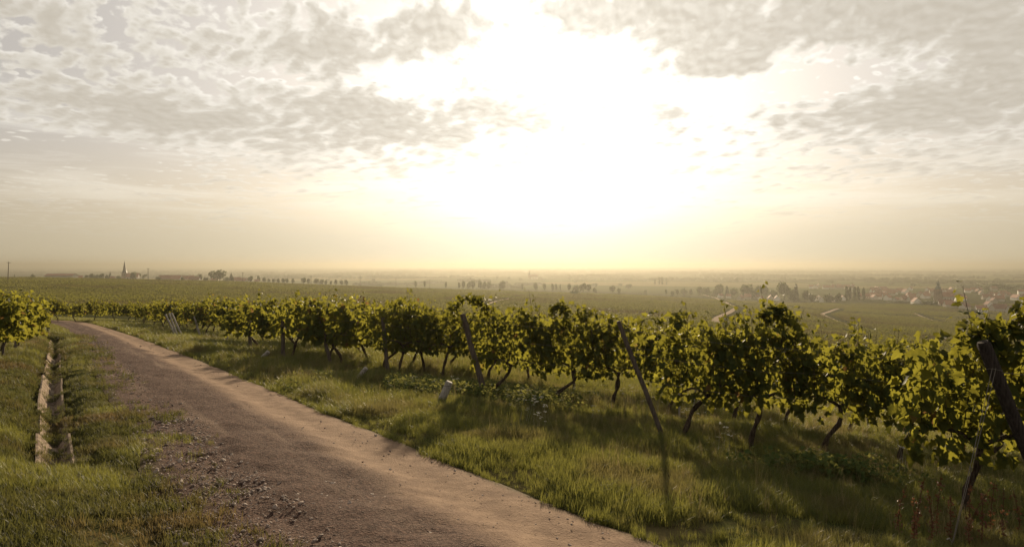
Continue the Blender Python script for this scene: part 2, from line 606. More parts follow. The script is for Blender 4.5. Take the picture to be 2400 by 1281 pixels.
# dirt road: loose gravel, with a smoother sandy track along its right side
m, nt, out = mat_new('dirt_road'); p = geom_pos()
ac = attr('across'); ed = attr('edge'); al = attr('along')
streak = noise(comb(ac * 7.0, al * .22, 0.0), 1.0, 4, .6)
wob = noise(p, .7, 4, .6); fine = noise(p, 26, 6, .7); mid = noise(p, 5, 5, .65); gr = noise(p, 90, 3, .6)
track = (ac + (wob - .5) * .35).smooth(.52, .74)
stone = E(voronoi(p, 42.0))
gravel = mixc(fine.smooth(.35, .68), (.036, .020, .0155), (.132, .083, .063))
gravel = mixc(mid.smooth(.55, .75), gravel, (.056, .034, .026))
gravel = mixc(stone.smooth(.0, .35), (.24, .19, .165), gravel)
sand = mixc(mid.smooth(.3, .7), (.15, .099, .067), (.23, .157, .105))
sand = mixc(gr.smooth(.6, .75), sand, (.17, .115, .085))
gravel = mixc(streak.smooth(.50, .68) * .55, gravel, (.19, .135, .10))
rc = mixc(track, gravel, sand)
rc = mixc((ed + (mid - .5) * .25).smooth(.84, .97), rc, (.085, .062, .036))
hgt = (1.0 - track * .75) * (fine * .6 + (1.0 - stone.smooth(0, .5)) * .6) + mid * .35 + gr * .12
principled(nt, out, rc, .95, .04, hgt, .04); M['road'] = m
m, nt, out = mat_new('asphalt'); p = geom_pos()
principled(nt, out, mixc(noise(p, 2, 5, .6), (.14, .115, .095), (.20, .17, .14)), .9, .2); M['asphalt'] = m
m, nt, out = mat_new('pale_track'); p = geom_pos()
principled(nt, out, mixc(noise(p, .4, 5, .6), (.26, .20, .145), (.36, .29, .22)), 1.0, .0); M['track'] = m
m, nt, out = mat_new('pebble')
principled(nt, out, mixc(obj_random(), (.12, .085, .07), (.36, .29, .24)), .85, .2); M['pebble'] = m
m, nt, out = mat_new('petal'); principled(nt, out, (.50, .46, .36), .9, .0); M['petal'] = m
m, nt, out = mat_new('wall_render')
principled(nt, out, mixc(obj_random().smooth(.2, .8), (.42, .36, .29), (.78, .74, .66)), .9, .2); M['wall'] = m
m, nt, out = mat_new('roof_tile')
principled(nt, out, mixc(obj_random(), (.16, .075, .055), (.30, .15, .10)), .85, .2); M['roof'] = m
m, nt, out = mat_new('pale_roof'); principled(nt, out, (.5, .42, .36), .7, .3); M['pale_roof'] = m
m, nt, out = mat_new('sandstone'); p = obj_coord()
principled(nt, out, mixc(noise(p, .8, 4, .6), (.20, .14, .105), (.30, .22, .165)), .9, .2); M['stone'] = m
m, nt, out = mat_new('slate'); principled(nt, out, (.075, .065, .062), .6, .3); M['slate'] = m
m, nt, out = mat_new('copper'); principled(nt, out, (.13, .15, .13), .6, .3); M['copper'] = m
m, nt, out = mat_new('window_glass'); principled(nt, out, (.03, .03, .035), .15, .5); M['glass'] = m
m, nt, out = mat_new('pole_wood'); principled(nt, out, (.06, .045, .035), .9, .1); M['pole'] = m

# ------------------------------------------------------------------ setting: ground, road, paths, haze
def build_ground():
    th = np.r_[np.radians(np.arange(-180, -62, 6.0)), np.radians(np.arange(-62, 62.01, .26)), np.radians(np.arange(66, 180.1, 6.0))]
    r = np.r_[0.05, np.exp(np.arange(math.log(.8), math.log(13000), .034)), 13000]
    A, R = np.meshgrid(th, r)
    x = (np.sin(A) * R).ravel(); y = (np.cos(A) * R).ravel()
    V = np.stack([x, y, H(x, y)], 1)
    n = len(th)
    i, j = np.meshgrid(np.arange(len(r) - 1), np.arange(n - 1), indexing='ij')
    a = (i * n + j).ravel()
    F = np.stack([a, a + 1, a + n + 1, a + n], 1)[:, ::-1]
    o = put('ground', np_mesh('ground', V, F, M['ground'], True))
    tag(o, 'grassy hillside and valley floor under the vineyards', 'ground', kind='structure')


def build_road():
    nl, nc = 520, 44
    L = resample(ROAD_L, nl); R = resample(ROAD_R, nl)
    t = np.linspace(0, 1, nc)
    P = L[:, None, :] * (1 - t)[None, :, None] + R[:, None, :] * t[None, :, None]
    x = P[..., 0].ravel(); y = P[..., 1].ravel()
    ac = np.tile(t, nl)
    ed = np.abs(ac - .5) * 2
    mid = P.mean(1); al = np.repeat(np.r_[0, np.cumsum(np.linalg.norm(np.diff(mid, axis=0), axis=1))], nc)
    h = H0(x, y) + .022
    near = np.exp(-(y / 40) ** 2)
    rough = 1 - np.clip((ac - .55) / .2, 0, 1) * .7
    h += near * (.022 * vnoise(x * 3.1, y * 3.1, 5) * rough + .014 * vnoise(x * 9, y * 9, 6) * rough + .02 * vnoise(x * .8, y * .8, 8))
    h += .05 * np.sin(ac * math.pi) * 1.0 - .045 * np.exp(-((ac - .76) / .10) ** 2) - .03 * np.exp(-((ac - .22) / .10) ** 2)
    h -= np.clip((ed - .92) / .08, 0, 1) * .03
    V = np.stack([x, y, h], 1)
    i, j = np.meshgrid(np.arange(nl - 1), np.arange(nc - 1), indexing='ij')
    a = (i * nc + j).ravel()
    F = np.stack([a, a + 1, a + nc + 1, a + nc], 1)
    o = put('dirt_road', np_mesh('dirt_road', V, F, M['road'], True, attrs={'across': ac, 'edge': ed, 'along': al}))
    tag(o, 'gravelly dirt road with a sandy wheel track along its right side', 'road', kind='structure')


def road_height(x, y): return H0(x, y) + .05


PATHS = [  # pale field tracks in the valley: pixels and width in metres
    ([(1640, 690), (1665, 694), (1690, 704), (1705, 713), (1722, 720), (1727, 723), (1715, 731), (1698, 739), (1684, 745), (1674, 751), (1679, 757), (1690, 764), (1706, 770)], 3.2),
    ([(1965, 724), (1945, 731), (1924, 737), (1935, 743), (1952, 750), (1975, 760), (1996, 767), (2020, 772)], 3.0),
    ([(2142, 735), (2150, 739), (2165, 745), (2185, 751), (2210, 758)], 2.6),
    ([(1250, 694), (1215, 697), (1180, 703), (1150, 711), (1140, 716)], 2.0)]
PATH_LINES = []


def ribbon(name, line, w, mat, lift, label):
    P = chaikin(line, 2)
    T = np.gradient(P, axis=0); T /= np.linalg.norm(T, axis=1)[:, None]
    Nn = np.stack([-T[:, 1], T[:, 0]], 1)
    k = 5
    t = np.linspace(-.5, .5, k)
    Q = P[:, None, :] + Nn[:, None, :] * t[None, :, None] * w
    x = Q[..., 0].ravel(); y = Q[..., 1].ravel()
    V = np.stack([x, y, H(x, y) + lift], 1)
    i, j = np.meshgrid(np.arange(len(P) - 1), np.arange(k - 1), indexing='ij')
    a = (i * k + j).ravel()
    F = np.stack([a, a + 1, a + k + 1, a + k], 1)
    o = put(name, np_mesh(name, V, F, mat, True))
    tag(o, label, 'path', kind='structure')
    return P


def build_paths():
    labs = ['pale zigzag field track winding through the valley vineyards', 'faint pale track curving up below the village',
            'short pale track leaving the vineyard edge of the village', 'faint track crossing the middle vineyard slope']
    for (pxs, w), lab in zip(PATHS, labs):
        line = np.array([gp(*p) for p in pxs])[:, :2]
        PATH_LINES.append((ribbon('path', line, w, M['track'], .25, lab), w))


def build_haze():
    b = MB().box((-15000, -15000, -60), (15000, 15000, 26))
    me = b.mesh('haze', M['pole']); me.materials.clear()
    m = bpy.data.materials.new('haze'); m.use_nodes = True; nt = m.node_tree; nt.nodes.clear()
    out = nt.nodes.new('ShaderNodeOutputMaterial'); v = nt.nodes.new('ShaderNodeVolumePrincipled')
    v.inputs['Color'].default_value = (.24, .232, .198, 1)
    v.inputs['Density'].default_value = .00031
    v.inputs['Anisotropy'].default_value = .60
    nt.links.new(v.outputs[0], out.inputs['Volume'])
    me.materials.append(m)
    o = put('haze', me)
    tag(o, 'warm morning haze lying over the whole valley', 'haze', kind='stuff')


build_ground(); build_road(); build_paths(); build_haze()


# ------------------------------------------------------------------ instancing for uncountable stuff
def scatter(name, pts, rots, scls, idx, sources, label, cat):
    """one object whose points carry instances of the source meshes"""
    col = bpy.data.collections.new(name + '_sources')
    for me in sources:
        col.objects.link(bpy.data.objects.new(me.name, me))
    me = bpy.data.meshes.new(name)
    n = len(pts); me.vertices.add(n); me.vertices.foreach_set('co', np.ascontiguousarray(pts, np.float32).ravel())
    a = me.attributes.new('rot', 'FLOAT_VECTOR', 'POINT'); a.data.foreach_set('vector', np.ascontiguousarray(rots, np.float32).ravel())
    scls = np.asarray(scls, np.float32)
    if scls.ndim == 1: scls = np.repeat(scls[:, None], 3, 1)
    a = me.attributes.new('scl', 'FLOAT_VECTOR', 'POINT'); a.data.foreach_set('vector', np.ascontiguousarray(scls).ravel())
    a = me.attributes.new('idx', 'INT', 'POINT'); a.data.foreach_set('value', np.ascontiguousarray(idx, np.int32))
    g = bpy.data.node_groups.new(name, 'GeometryNodeTree')
    g.interface.new_socket('Geometry', in_out='INPUT', socket_type='NodeSocketGeometry')
    g.interface.new_socket('Geometry', in_out='OUTPUT', socket_type='NodeSocketGeometry')
    gi = g.nodes.new('NodeGroupInput'); go = g.nodes.new('NodeGroupOutput')
    ci = g.nodes.new('GeometryNodeCollectionInfo'); ci.inputs['Collection'].default_value = col
    ci.inputs['Separate Children'].default_value = True; ci.inputs['Reset Children'].default_value = True
    ip = g.nodes.new('GeometryNodeInstanceOnPoints'); ip.inputs['Pick Instance'].default_value = True
    def na(nm, t):
        q = g.nodes.new('GeometryNodeInputNamedAttribute'); q.data_type = t; q.inputs['Name'].default_value = nm
        return q.outputs['Attribute']
    er = g.nodes.new('FunctionNodeEulerToRotation'); g.links.new(na('rot', 'FLOAT_VECTOR'), er.inputs[0])
    g.links.new(gi.outputs[0], ip.inputs['Points']); g.links.new(ci.outputs[0], ip.inputs['Instance'])
    g.links.new(na('idx', 'INT'), ip.inputs['Instance Index'])
    g.links.new(er.outputs[0], ip.inputs['Rotation']); g.links.new(na('scl', 'FLOAT_VECTOR'), ip.inputs['Scale'])
    g.links.new(ip.outputs[0], go.inputs[0])
    o = put(name, me); md = o.modifiers.new('scatter', 'NODES'); md.node_group = g
    tag(o, label, cat, kind='stuff')
    return o


# ------------------------------------------------------------------ leaves
_half = [(0, 0), (.17, -.17), (.40, -.10), (.36, .14), (.54, .34), (.31, .46), (.22, .70), (0, .98)]
LEAF_HI = np.array([(0, .30)] + _half + [(-x, y) for x, y in _half[-2:0:-1]])
LEAF_HI_F = np.array([(0, i, i + 1 if i + 1 < len(LEAF_HI) else 1) for i in range(1, len(LEAF_HI))])
_half2 = [(0, -.08), (.42, -.05), (.50, .42), (0, .98)]
LEAF_LO = np.array([(0, .30)] + _half2 + [(-x, y) for x, y in _half2[-2:0:-1]])
LEAF_LO_F = np.array([(0, i, i + 1 if i + 1 < len(LEAF_LO) else 1) for i in range(1, len(LEAF_LO))])


def leaf_geo(T, seed, curl=1.0):
    r = np.random.default_rng(seed)
    x, y = T[:, 0], T[:, 1]
    z = .28 * np.abs(x) * r.uniform(.2, 1.6) - .30 * curl * y ** 2 * r.uniform(.2, 1.3) + r.normal(0, .035, len(T))
    return np.stack([x * r.uniform(.9, 1.1), y, z], 1)


LEAF_MESH = [np_mesh('leaf', leaf_geo(LEAF_HI, s), LEAF_HI_F, M['leaf'], True, uv=LEAF_HI) for s in range(7)]


def frames(tip, nrm):
    """rotation matrices whose y axis is the tip direction and z axis the leaf normal"""
    t = tip / np.linalg.norm(tip, axis=1)[:, None]
    n = nrm - (nrm * t).sum(1)[:, None] * t
    n /= np.maximum(np.linalg.norm(n, axis=1), 1e-6)[:, None]
    x = np.cross(t, n)
    return np.stack([x, t, n], 2)


def merge_leaves(name, pos, rot, size, T, TF, mat, seed=0):
    r = np.random.default_rng(seed)
    n = len(pos); k = len(T)
    base = np.stack([leaf_geo(T, 100 + s) for s in range(6)])
    pick = r.integers(0, 6, n)
    V = np.einsum('nij,nkj->nki', rot, base[pick]) * size[:, None, None] + pos[:, None, :]
    F = (TF[None] + (np.arange(n) * k)[:, None, None]).reshape(-1, 3)
    uv = np.tile(T, (n, 1))
    tint = np.repeat(r.uniform(0, 1.3, n), k)
    return np_mesh(name, V.reshape(-1, 3), F, mat, True, uv=uv, attrs={'tint': tint})


def gen_vine(seed, h=1.0, lean=.28, fill=210, ncane=12, top=1.0, size=.110, head=.74, half=.80):
    """trunk points, cane list and leaf frames of one trained vine; x runs along its row"""
    r = np.random.default_rng(seed)
    hd = np.array([lean * r.uniform(.7, 1.3), r.uniform(-.06, .06), head * r.uniform(.92, 1.08)])
    k1 = np.array([lean * r.uniform(-.1, .35), r.uniform(-.08, .08), hd[2] * .3]); k2 = np.array([lean * r.uniform(.5, .9), r.uniform(-.08, .08), hd[2] * .68])
    trunk = spline([(0, 0, -.08), k1, k2, hd], 9)
    arms = []
    for s in (-1, 1):
        e = hd + np.array([s * half * r.uniform(.5, .9), r.uniform(-.08, .08), r.uniform(.02, .16)])
        arms.append(spline([hd, hd * .5 + e * .5 + np.array([0, 0, .10]), e], 6))
    canes = []; P = []; TIP = []; NR = []; S = []
    for c in range(ncane):
        s = r.choice((-1, 1)); a = arms[(s + 1) // 2]
        q = a[r.integers(1, 6)].copy(); q[0] = hd[0] + r.uniform(-half, half)
        d = np.array([r.normal(0, .22), r.normal(0, .16), 1.0]); d /= np.linalg.norm(d)
        Lc = (r.uniform(.62, 1.02) * top) * h
        arch = r.random() < .45
        pts = [q]; p = q.copy(); st = .055
        bend = np.array([r.normal(0, .10), r.normal(0, .07), 0])
        for i in range(int(Lc / st)):
            d = d + bend * .25
            if arch and i * st > Lc * .62: d = d + np.array([bend[0] * 3.0, bend[1] * 3.0, -.32])
            # wires keep the shoots in the plane of the row
            d[1] -= p[1] * .35
            d /= np.linalg.norm(d); p = p + d * st; pts.append(p.copy())
            for side in ((1, -1) if i % 3 == 0 else ((1,) if i % 2 else (-1,))):
                az = r.uniform(0, 2 * np.pi)
                off = np.array([math.cos(az) * .08, math.sin(az) * .09, r.uniform(-.02, .05)])
                P.append(p + off)
                TIP.append(np.array([off[0] * 7, off[1] * 7, -.35]) + r.normal(0, .45, 3))
                NR.append(np.array([off[0] * 4, off[1] * 6, .8]) + r.normal(0, .55, 3))
                young = 1 - .45 * max(0, (i * st / Lc - .6) / .4)
                S.append(size * r.uniform(.75, 1.15) * young)
        canes.append([q.copy() for q in pts[::3] + [pts[-1]]])
    nf = fill
    side = r.choice((-1, 1), nf)
    f = np.stack([hd[0] + r.uniform(-half * 1.02, half * 1.02, nf), side * np.abs(r.normal(.15, .10, nf)), head * .86 + r.beta(1.1, 1.35, nf) * .86 * h], 1)
    P = np.vstack([np.array(P), f])
    TIP = np.vstack([np.array(TIP), np.stack([r.normal(0, .5, nf), side * .45 + r.normal(0, .3, nf), -.8 + r.normal(0, .4, nf)], 1)])
    NR = np.vstack([np.array(NR), np.stack([r.normal(0, .5, nf), side * 1.0 + r.normal(0, .3, nf), .5 + r.normal(0, .4, nf)], 1)])
    S = np.r_[np.array(S), size * r.uniform(.75, 1.2, nf)]
    S = np.asarray(S)
    zt = np.percentile(P[:, 2], 96); goal = head + .98 * h
    k = (goal - hd[2]) / max(zt - hd[2], .2)
    up = P[:, 2] > hd[2]
    dome = 1.06 - .22 * np.clip(np.abs(P[:, 0] - hd[0]) / half, 0, 1.1) ** 2
    P[up, 2] = hd[2] + (P[up, 2] - hd[2]) * k * dome[up]
    for c in canes:
        for q in c:
            if q[2] > hd[2]: q[2] = hd[2] + (q[2] - hd[2]) * k * (1.06 - .22 * min(abs(q[0] - hd[0]) / half, 1.1) ** 2)
    return dict(trunk=trunk, arms=arms, canes=canes, pos=P, rot=frames(TIP, NR), size=S)


def trunk_mesh(g, seed, n=9, r0=.042):
    b = MB()
    m = len(g['trunk'])
    rr = [r0 * (1.5 if i == 0 else 1.0 + .25 * math.sin(i * 2.1 + seed)) * (1 - .25 * i / m) for i in range(m)]
    b.tube(g['trunk'], rr, n, .10, seed)
    for a in g['arms']: b.tube(a, np.linspace(r0 * .72, r0 * .3, len(a)), max(5, n - 3), .1, seed + 1)
    return b.mesh('trunk', M['bark'], True)


def cane_mesh(g):
    b = MB()
    for c in g['canes']:
        b.tube(c, np.linspace(.006, .0025, len(c)), 4)
    return b.mesh('canes', M['bark'], True)


# ------------------------------------------------------------------ vine rows
POSTS = [  # top px, base px, thickness px, kind : end posts of the rows, nearest first
    ((2303, 800), (2492, 1240), 30, 'dark_post', 'thick dark leaning post with twin guy wires at the right edge'),
    ((1449, 752), (1556, 1046), 11, 'post', 'long thin leaning post whose shadow falls on the grass'),
    ((1084, 735), (1140, 943), 14, 'post', 'stout brown leaning post with vine shoots arching over its top'),
    ((897, 742), (909, 878), 9, 'post', 'almost upright post beside a slanting pale stake'),
    ((748, 742), (776, 863), 8, 'post', 'slanting grey post under a tall leafy shoot'),
    ((662, 748), (665, 844), 9, 'post', 'stout upright brown post near the middle of the row ends'),
    ((583, 740), (587, 827), 8, 'post', 'upright brown post left of the stoutest one'),
    ((530, 738), (533, 806), 5, 'grey_post', 'thin upright grey post with a bare side'),
    ((455, 741), (469, 789), 4.5, 'grey_post', 'thin pale slanting post beside a short pale stake'),
    ((402, 733), (429, 798), 4, 'grey_post', 'pale slanting post, last of three side by side'),
    ((396, 733), (418, 796), 4, 'grey_post', 'pale slanting post, middle of three side by side'),
    ((388, 736), (411, 790), 4, 'grey_post', 'pale slanting post, first of three side by side')]
post_base = []


def build_post(top, base, thick, mk, label):
    b = gp(*base)
    if base[1] > 1200: b = at(*base, 6.75); b[2] = H(b[0], b[1])[0]
    else: b[2] = H(b[0], b[1])[0]
    t = at(top[0], top[1], b[1] + (0.0 if base[1] > 1200 else .05))
    r = thick / 1600 * b[1] / 2
    v = t - b
    root = put('vineyard_post', None, loc=b)
    tag(root, label, 'post', 'end posts of the vine rows')
    L = np.linalg.norm(v)
    pts = [v * s for s in (-.12, 0, .2, .4, .6, .8, .985, 1.0)]
    pts = [p + np.array([RNG.normal(0, r * .12), 0, 0]) if 0 < i < 6 else p for i, p in enumerate(pts)]
    MB().tube(pts, [r * 1.05, r * 1.04, r, r, r * .98, r * .97, r * .95, r * .8], 12, .05, int(base[0])).build('post', M[mk], root, smooth=False)
    # a staple with the fruiting wire wrapped round
    d = v / L
    q = v * .86
    MB().tube([q + d * .012 * math.sin(a * 2) + np.array([math.cos(a) * r * 1.08, math.sin(a) * r * 1.08, 0]) for a in np.linspace(0, 4 * math.pi, 22)], .003, 4).build('wire_wrap', M['wire'], root)
    post_base.append(b)
    return b, t


tops = []
for P in POSTS:
    tops.append(build_post(*P))

ROWY = []
ROWS = []     # (start point, y of the row, name used in labels)
_names = ['row at the thick dark post', 'row of the long thin leaning post', 'row of the stout brown leaning post', 'row at the almost upright post',
          'row of the slanting grey post', 'row of the stoutest upright post', 'row at the narrow brown post', 'row of the thin bare grey post', 'row of the thin slanting pale post']
for k in range(9):
    b = post_base[k]
    ROWS.append([b[0], b[1], _names[k]])
# rows between and beyond, their ends following the road verge
near_rows = [r[1] for r in ROWS]
def edge_x(y):
    """x of the row ends at forward distance y: the verge beside the road"""
    ys = [r[1] for r in ROWS]; xs = [r[0] for r in ROWS]
    o = np.argsort(ys); ys = np.array(ys)[o]; xs = np.array(xs)[o]
    if y <= ys[-1]: return float(np.interp(y, ys, xs))
    k = np.argsort(ROAD_R[:, 1]); kk = k[ROAD_R[k, 1] > 5]
    xr = np.interp(y, ROAD_R[kk, 1], ROAD_R[kk, 0]); x0 = np.interp(ys[-1], ROAD_R[kk, 1], ROAD_R[kk, 0])
    off = xs[-1] - x0
    return float(xr + off)


EDGE = [(r[0], r[1]) for r in ROWS]
print('POSTS', [tuple(np.round(b, 2)) for b in post_base])
SPACING = 1.2
vines = []    # x, y, row index, ordinal
extra = []
ylast = max(near_rows)
for k, (x0, y0, nm) in enumerate(ROWS):
    for i in range(60):
        vines.append((x0 + (.2 if k else -.62) + i * SPACING + RNG.uniform(-.12, .12), y0 + (.55 if k == 0 else .2) + RNG.uniform(-.06, .06), k, i))
yy = ylast + 3.4
k = len(ROWS)
ROAD_END = float(ROAD_R[:, 1].max())
while yy < 105:
    x0 = edge_x(yy)
    ROWS.append([x0, yy, 'far rows'])
    for i in range(30): vines.append((x0 + .35 + i * SPACING * 1.1 + RNG.uniform(-.2, .2), yy + RNG.uniform(-.1, .1), k, i))
    yy += 3.6; k += 1
print('ROADEND', ROAD_END, 'rows', len(ROWS), [(round(r[0], 1), round(r[1], 1)) for r in ROWS])


def vis(x, y, margin=.04):
    u = x / max(y, .1)
    return abs(u) < .75 + margin


def visible_right(k):
    """how far right along row k the rows in front of it leave its tops in view"""
    lim = {0: .80, 1: .80, 2: .72, 3: .30, 4: .06, 5: -.06}
    return lim.get(k, None)


ORD = ['first', 'second', 'third', 'fourth', 'fifth', 'sixth', 'seventh', 'eighth', 'ninth', 'tenth', 'eleventh', 'twelfth', 'thirteenth',
       'fourteenth', 'fifteenth', 'sixteenth', 'seventeenth', 'eighteenth', 'nineteenth', 'twentieth']
def nth(i):
    if i < 20: return ORD[i]
    t = ('twenty', 'thirty', 'forty', 'fifty', 'sixty')[(i + 1) // 10 - 2] if i >= 19 else ''
    return t + '-' + ORD[(i + 1) % 10 - 1] if (i + 1) % 10 else t[:-1] + 'ieth'


chosen = []
used_spots = []
for (x, y, k, i) in vines:
    u = x / y
    if not vis(x, y): continue
    lim = visible_right(k)
    if lim is None:
        lim = ROWS[k - 1][0] / ROWS[k - 1][1] + .14 if k < 9 else ROWS[k][0] / ROWS[k][1] + .10
    if u > lim: continue
    chosen.append((x, y, k, i))
print('vines chosen', len(chosen))
# heights that the photograph shows along the two nearest rows
TOPS1 = [(1440, 745), (1500, 742), (1560, 742), (1610, 748), (1680, 772), (1745, 760), (1820, 722), (1880, 750), (1950, 790), (2010, 790), (2090, 818), (2150, 840), (2200, 842), (2260, 830), (2340, 850), (2440, 860)]
TOPS2 = [(1060, 712), (1110, 700), (1150, 720), (1190, 770), (1230, 722), (1270, 770), (1310, 718), (1360, 732), (1400, 735), (1460, 745), (1600, 760), (2000, 800)]


def top_height(x, y, T, g):
    px = 1200 + 1600 * x / y
    py = np.interp(px, [t[0] for t in T], [t[1] for t in T])
    py = min(py, np.interp(px - 45, [t[0] for t in T], [t[1] for t in T]) + 6, np.interp(px + 45, [t[0] for t in T], [t[1] for t in T]) + 6)
    return at(px, py, y)[2] - g


MID = []
for s in range(9):
    g = gen_vine(500 + s, 1.0 + .08 * math.sin(s * 2.3), lean=.28, fill=190, ncane=11, size=.15)
    MID.append((trunk_mesh(g, s, 6), merge_leaves('foliage', g['pos'], g['rot'], g['size'], LEAF_LO, LEAF_LO_F, M['leaf'], s)))
vine_label_count = {}
chosen.sort(key=lambda v: v[0] ** 2 + v[1] ** 2)
n_leaf_obj = 0


def place_near(x, y, yaw, htop, seed, label, group, nleaf, lean=.28, fill=360, ncane=15, size=.110, head=.74):
    z = float(H(x, y)[0])
    g = gen_vine(seed, max(.5, (htop - head - .06) / .98), lean, fill=fill, ncane=ncane, size=size, head=head)
    root = put('grape_vine', None, loc=(x, y, z), rot=(0, 0, yaw))
    tag(root, label, 'vine', group)
    put('trunk', trunk_mesh(g, seed, 10, .040), root)
    tag(put('canes', cane_mesh(g), root), kind='stuff')
    # the leaves that show largest: outermost towards the lane, and the topmost
    score = -g['pos'][:, 1] * 1.5 + g['pos'][:, 2] * .6 + np.random.default_rng(seed).uniform(0, .5, len(g['pos']))
    o = np.argsort(-score)
    for i in o[:nleaf]:
        lf = bpy.data.objects.new('leaf', LEAF_MESH[int(i) % 7]); COL.objects.link(lf); lf.parent = root
        s = float(g['size'][i])
        mtx = Matrix(g['rot'][i].tolist()).to_4x4() @ Matrix.Scale(s, 4)
        mtx.translation = Vector(g['pos'][i].tolist())
        lf.matrix_basis = mtx
    rest = o[nleaf:]
    f = put('foliage', merge_leaves('foliage', g['pos'][rest], g['rot'][rest], g['size'][rest], LEAF_HI, LEAF_HI_F, M['leaf'], seed), root)
    tag(f, kind='stuff')
    return root


NEAR_LEAVES = 300
NEARV = []
for n, (x, y, k, i) in enumerate(chosen[:296]):
    px = 1200 + 1600 * x / y
    dist = math.hypot(x, y)
    if k < 9:
        if i < len(ORD): lab = '%s grape vine from the verge in the %s' % (ORD[i], ROWS[k][2])
        else: lab = 'grape vine far along the %s' % ROWS[k][2]
        grp = 'grape vines in the %s' % ROWS[k][2]
    else:
        lab = '%s vine of the %s distant row counted back from the thin slanting posts' % (ORD[min(i, 19)], ORD[min(k - 9, 19)]); grp = 'distant grape vines along the road'
    if dist < 19.5 or (k in (1, 2, 3) and i < 6):
        z = float(H(x, y)[0])
        if k == 1: ht = top_height(x + .25, y, TOPS1, z)
        elif k == 2: ht = top_height(x + .25, y, TOPS2, z)
        elif k == 0: ht = 2.0
        else: ht = 1.75 + RNG.uniform(-.1, .22)
        rt_ = place_near(x, y, RNG.uniform(-.1, .1), ht, 1000 + n, lab, grp, NEAR_LEAVES if dist < 15 else 150, lean=RNG.choice((.15, .3, .42, -.1)), size=.125 if k == 0 else .110)
        NEARV.append((rt_, x, y))
    else:
        tm, fm = MID[n % len(MID)]
        z = float(H(x, y)[0])
        root = put('grape_vine', None, loc=(x, y, z), rot=(0, 0, RNG.choice((0, math.pi)) + RNG.uniform(-.15, .15)))
        s = RNG.uniform(.88, 1.14); root.scale = (1, 1, s)
        tag(root, lab, 'vine', grp)
        put('trunk', tm, root); tag(put('foliage', fm, root), kind='stuff')


def shoot(pxs, y, size, seed):
    """a long shoot rising out of the canopy, along the course the photograph shows, with its leaves"""
    r = np.random.default_rng(seed)
    W = spline([at(a, b, y + .05 * i) + np.array([0, r.normal(0, .04), 0]) for i, (a, b) in enumerate(pxs)], 26)
    root = min(NEARV, key=lambda v: (v[1] - W[0][0]) ** 2 + (v[2] - W[0][1]) ** 2)[0]
    inv = (Matrix.Translation(root.location) @ root.rotation_euler.to_matrix().to_4x4()).inverted()
    L = np.array([inv @ Vector(p.tolist()) for p in W])
    o = MB().tube(L, np.linspace(.0055, .0022, len(L)), 5).build('shoot', M['bark'], root, smooth=True)
    seg = np.linalg.norm(np.diff(L, axis=0), axis=1).sum()
    n = int(seg / .019)
    t = np.linspace(.05, 1, n); idx = (t * (len(L) - 1)).astype(int)
    a = r.uniform(0, 6.28, n); rad = r.uniform(.02, .10, n); off = np.stack([np.cos(a) * rad, np.sin(a) * rad, r.uniform(-.06, .06, n)], 1)
    pos = L[idx] + off
    R = frames(off * 8 + np.array([0, 0, -.3]) + r.normal(0, .4, (n, 3)), off * 5 + np.array([0, 0, .7]) + r.normal(0, .5, (n, 3)))
    s = size * r.uniform(.7, 1.15, n) * (1 - .5 * np.clip((t - .75) / .25, 0, 1))
    for i in range(n):
        lf = bpy.data.objects.new('leaf', LEAF_MESH[i % 7]); COL.objects.link(lf); lf.parent = o
        mtx = Matrix(R[i].tolist()).to_4x4() @ Matrix.Scale(float(s[i]), 4); mtx.translation = Vector(pos[i].tolist())
        lf.matrix_basis = mtx


for i, (pxs, y, sz) in enumerate([
    ([(1080, 770), (1064, 722), (1090, 700), (1124, 702), (1150, 736), (1158, 785)], 13.9, .12), ([(1066, 760), (1056, 728), (1068, 712)], 13.9, .11), ([(1120, 760), (1128, 715), (1108, 704)], 14.0, .12),
    ([(742, 800), (744, 748), (757, 712)], 18.8, .13), ([(750, 800), (748, 760), (752, 735)], 18.8, .14), ([(1236, 800), (1232, 750), (1217, 717)], 13.9, .12), ([(1240, 790), (1246, 750), (1238, 728)], 13.9, .12),
    ([(1305, 780), (1298, 722), (1318, 715), (1340, 742)], 13.9, .13), ([(1322, 790), (1325, 745), (1312, 720)], 13.9, .13), ([(1365, 780), (1372, 740), (1385, 722)], 13.9, .12), ([(1345, 745), (1395, 734), (1452, 748)], 13.8, .10),
    ([(1490, 765), (1520, 745), (1545, 757)], 10.4, .11), ([(1570, 790), (1580, 745), (1600, 735)], 10.4, .12), 
    ([(1790, 830), (1785, 750), (1815, 722), (1850, 735), (1875, 790)], 10.4, .13), ([(1830, 830), (1835, 760), (1825, 728)], 10.4, .13), ([(1860, 830), (1868, 770), (1850, 740)], 10.4, .12), ([(1805, 800), (1800, 745), (1825, 730)], 10.5, .12),
    ([(1950, 850), (1975, 800), (1996, 785)], 10.4, .11), ([(2090, 880), (2095, 830), (2098, 815)], 10.4, .12), ([(2085, 880), (2080, 835), (2090, 820)], 10.4, .12),
    ([(2345, 850), (2300, 790), (2252, 746)], 7.0, .14), ([(2335, 850), (2318, 780), (2314, 735)], 7.0, .14), ([(2350, 840), (2325, 790), (2280, 800), (2245, 790)], 7.05, .13), ([(2390, 830), (2398, 750), (2396, 700)], 6.9, .14), ([(2410, 800), (2380, 770), (2350, 790)], 6.9, .13)]):
    shoot(pxs, y, sz, 4000 + i)
picked = set((v[2], v[3]) for v in chosen[:296])

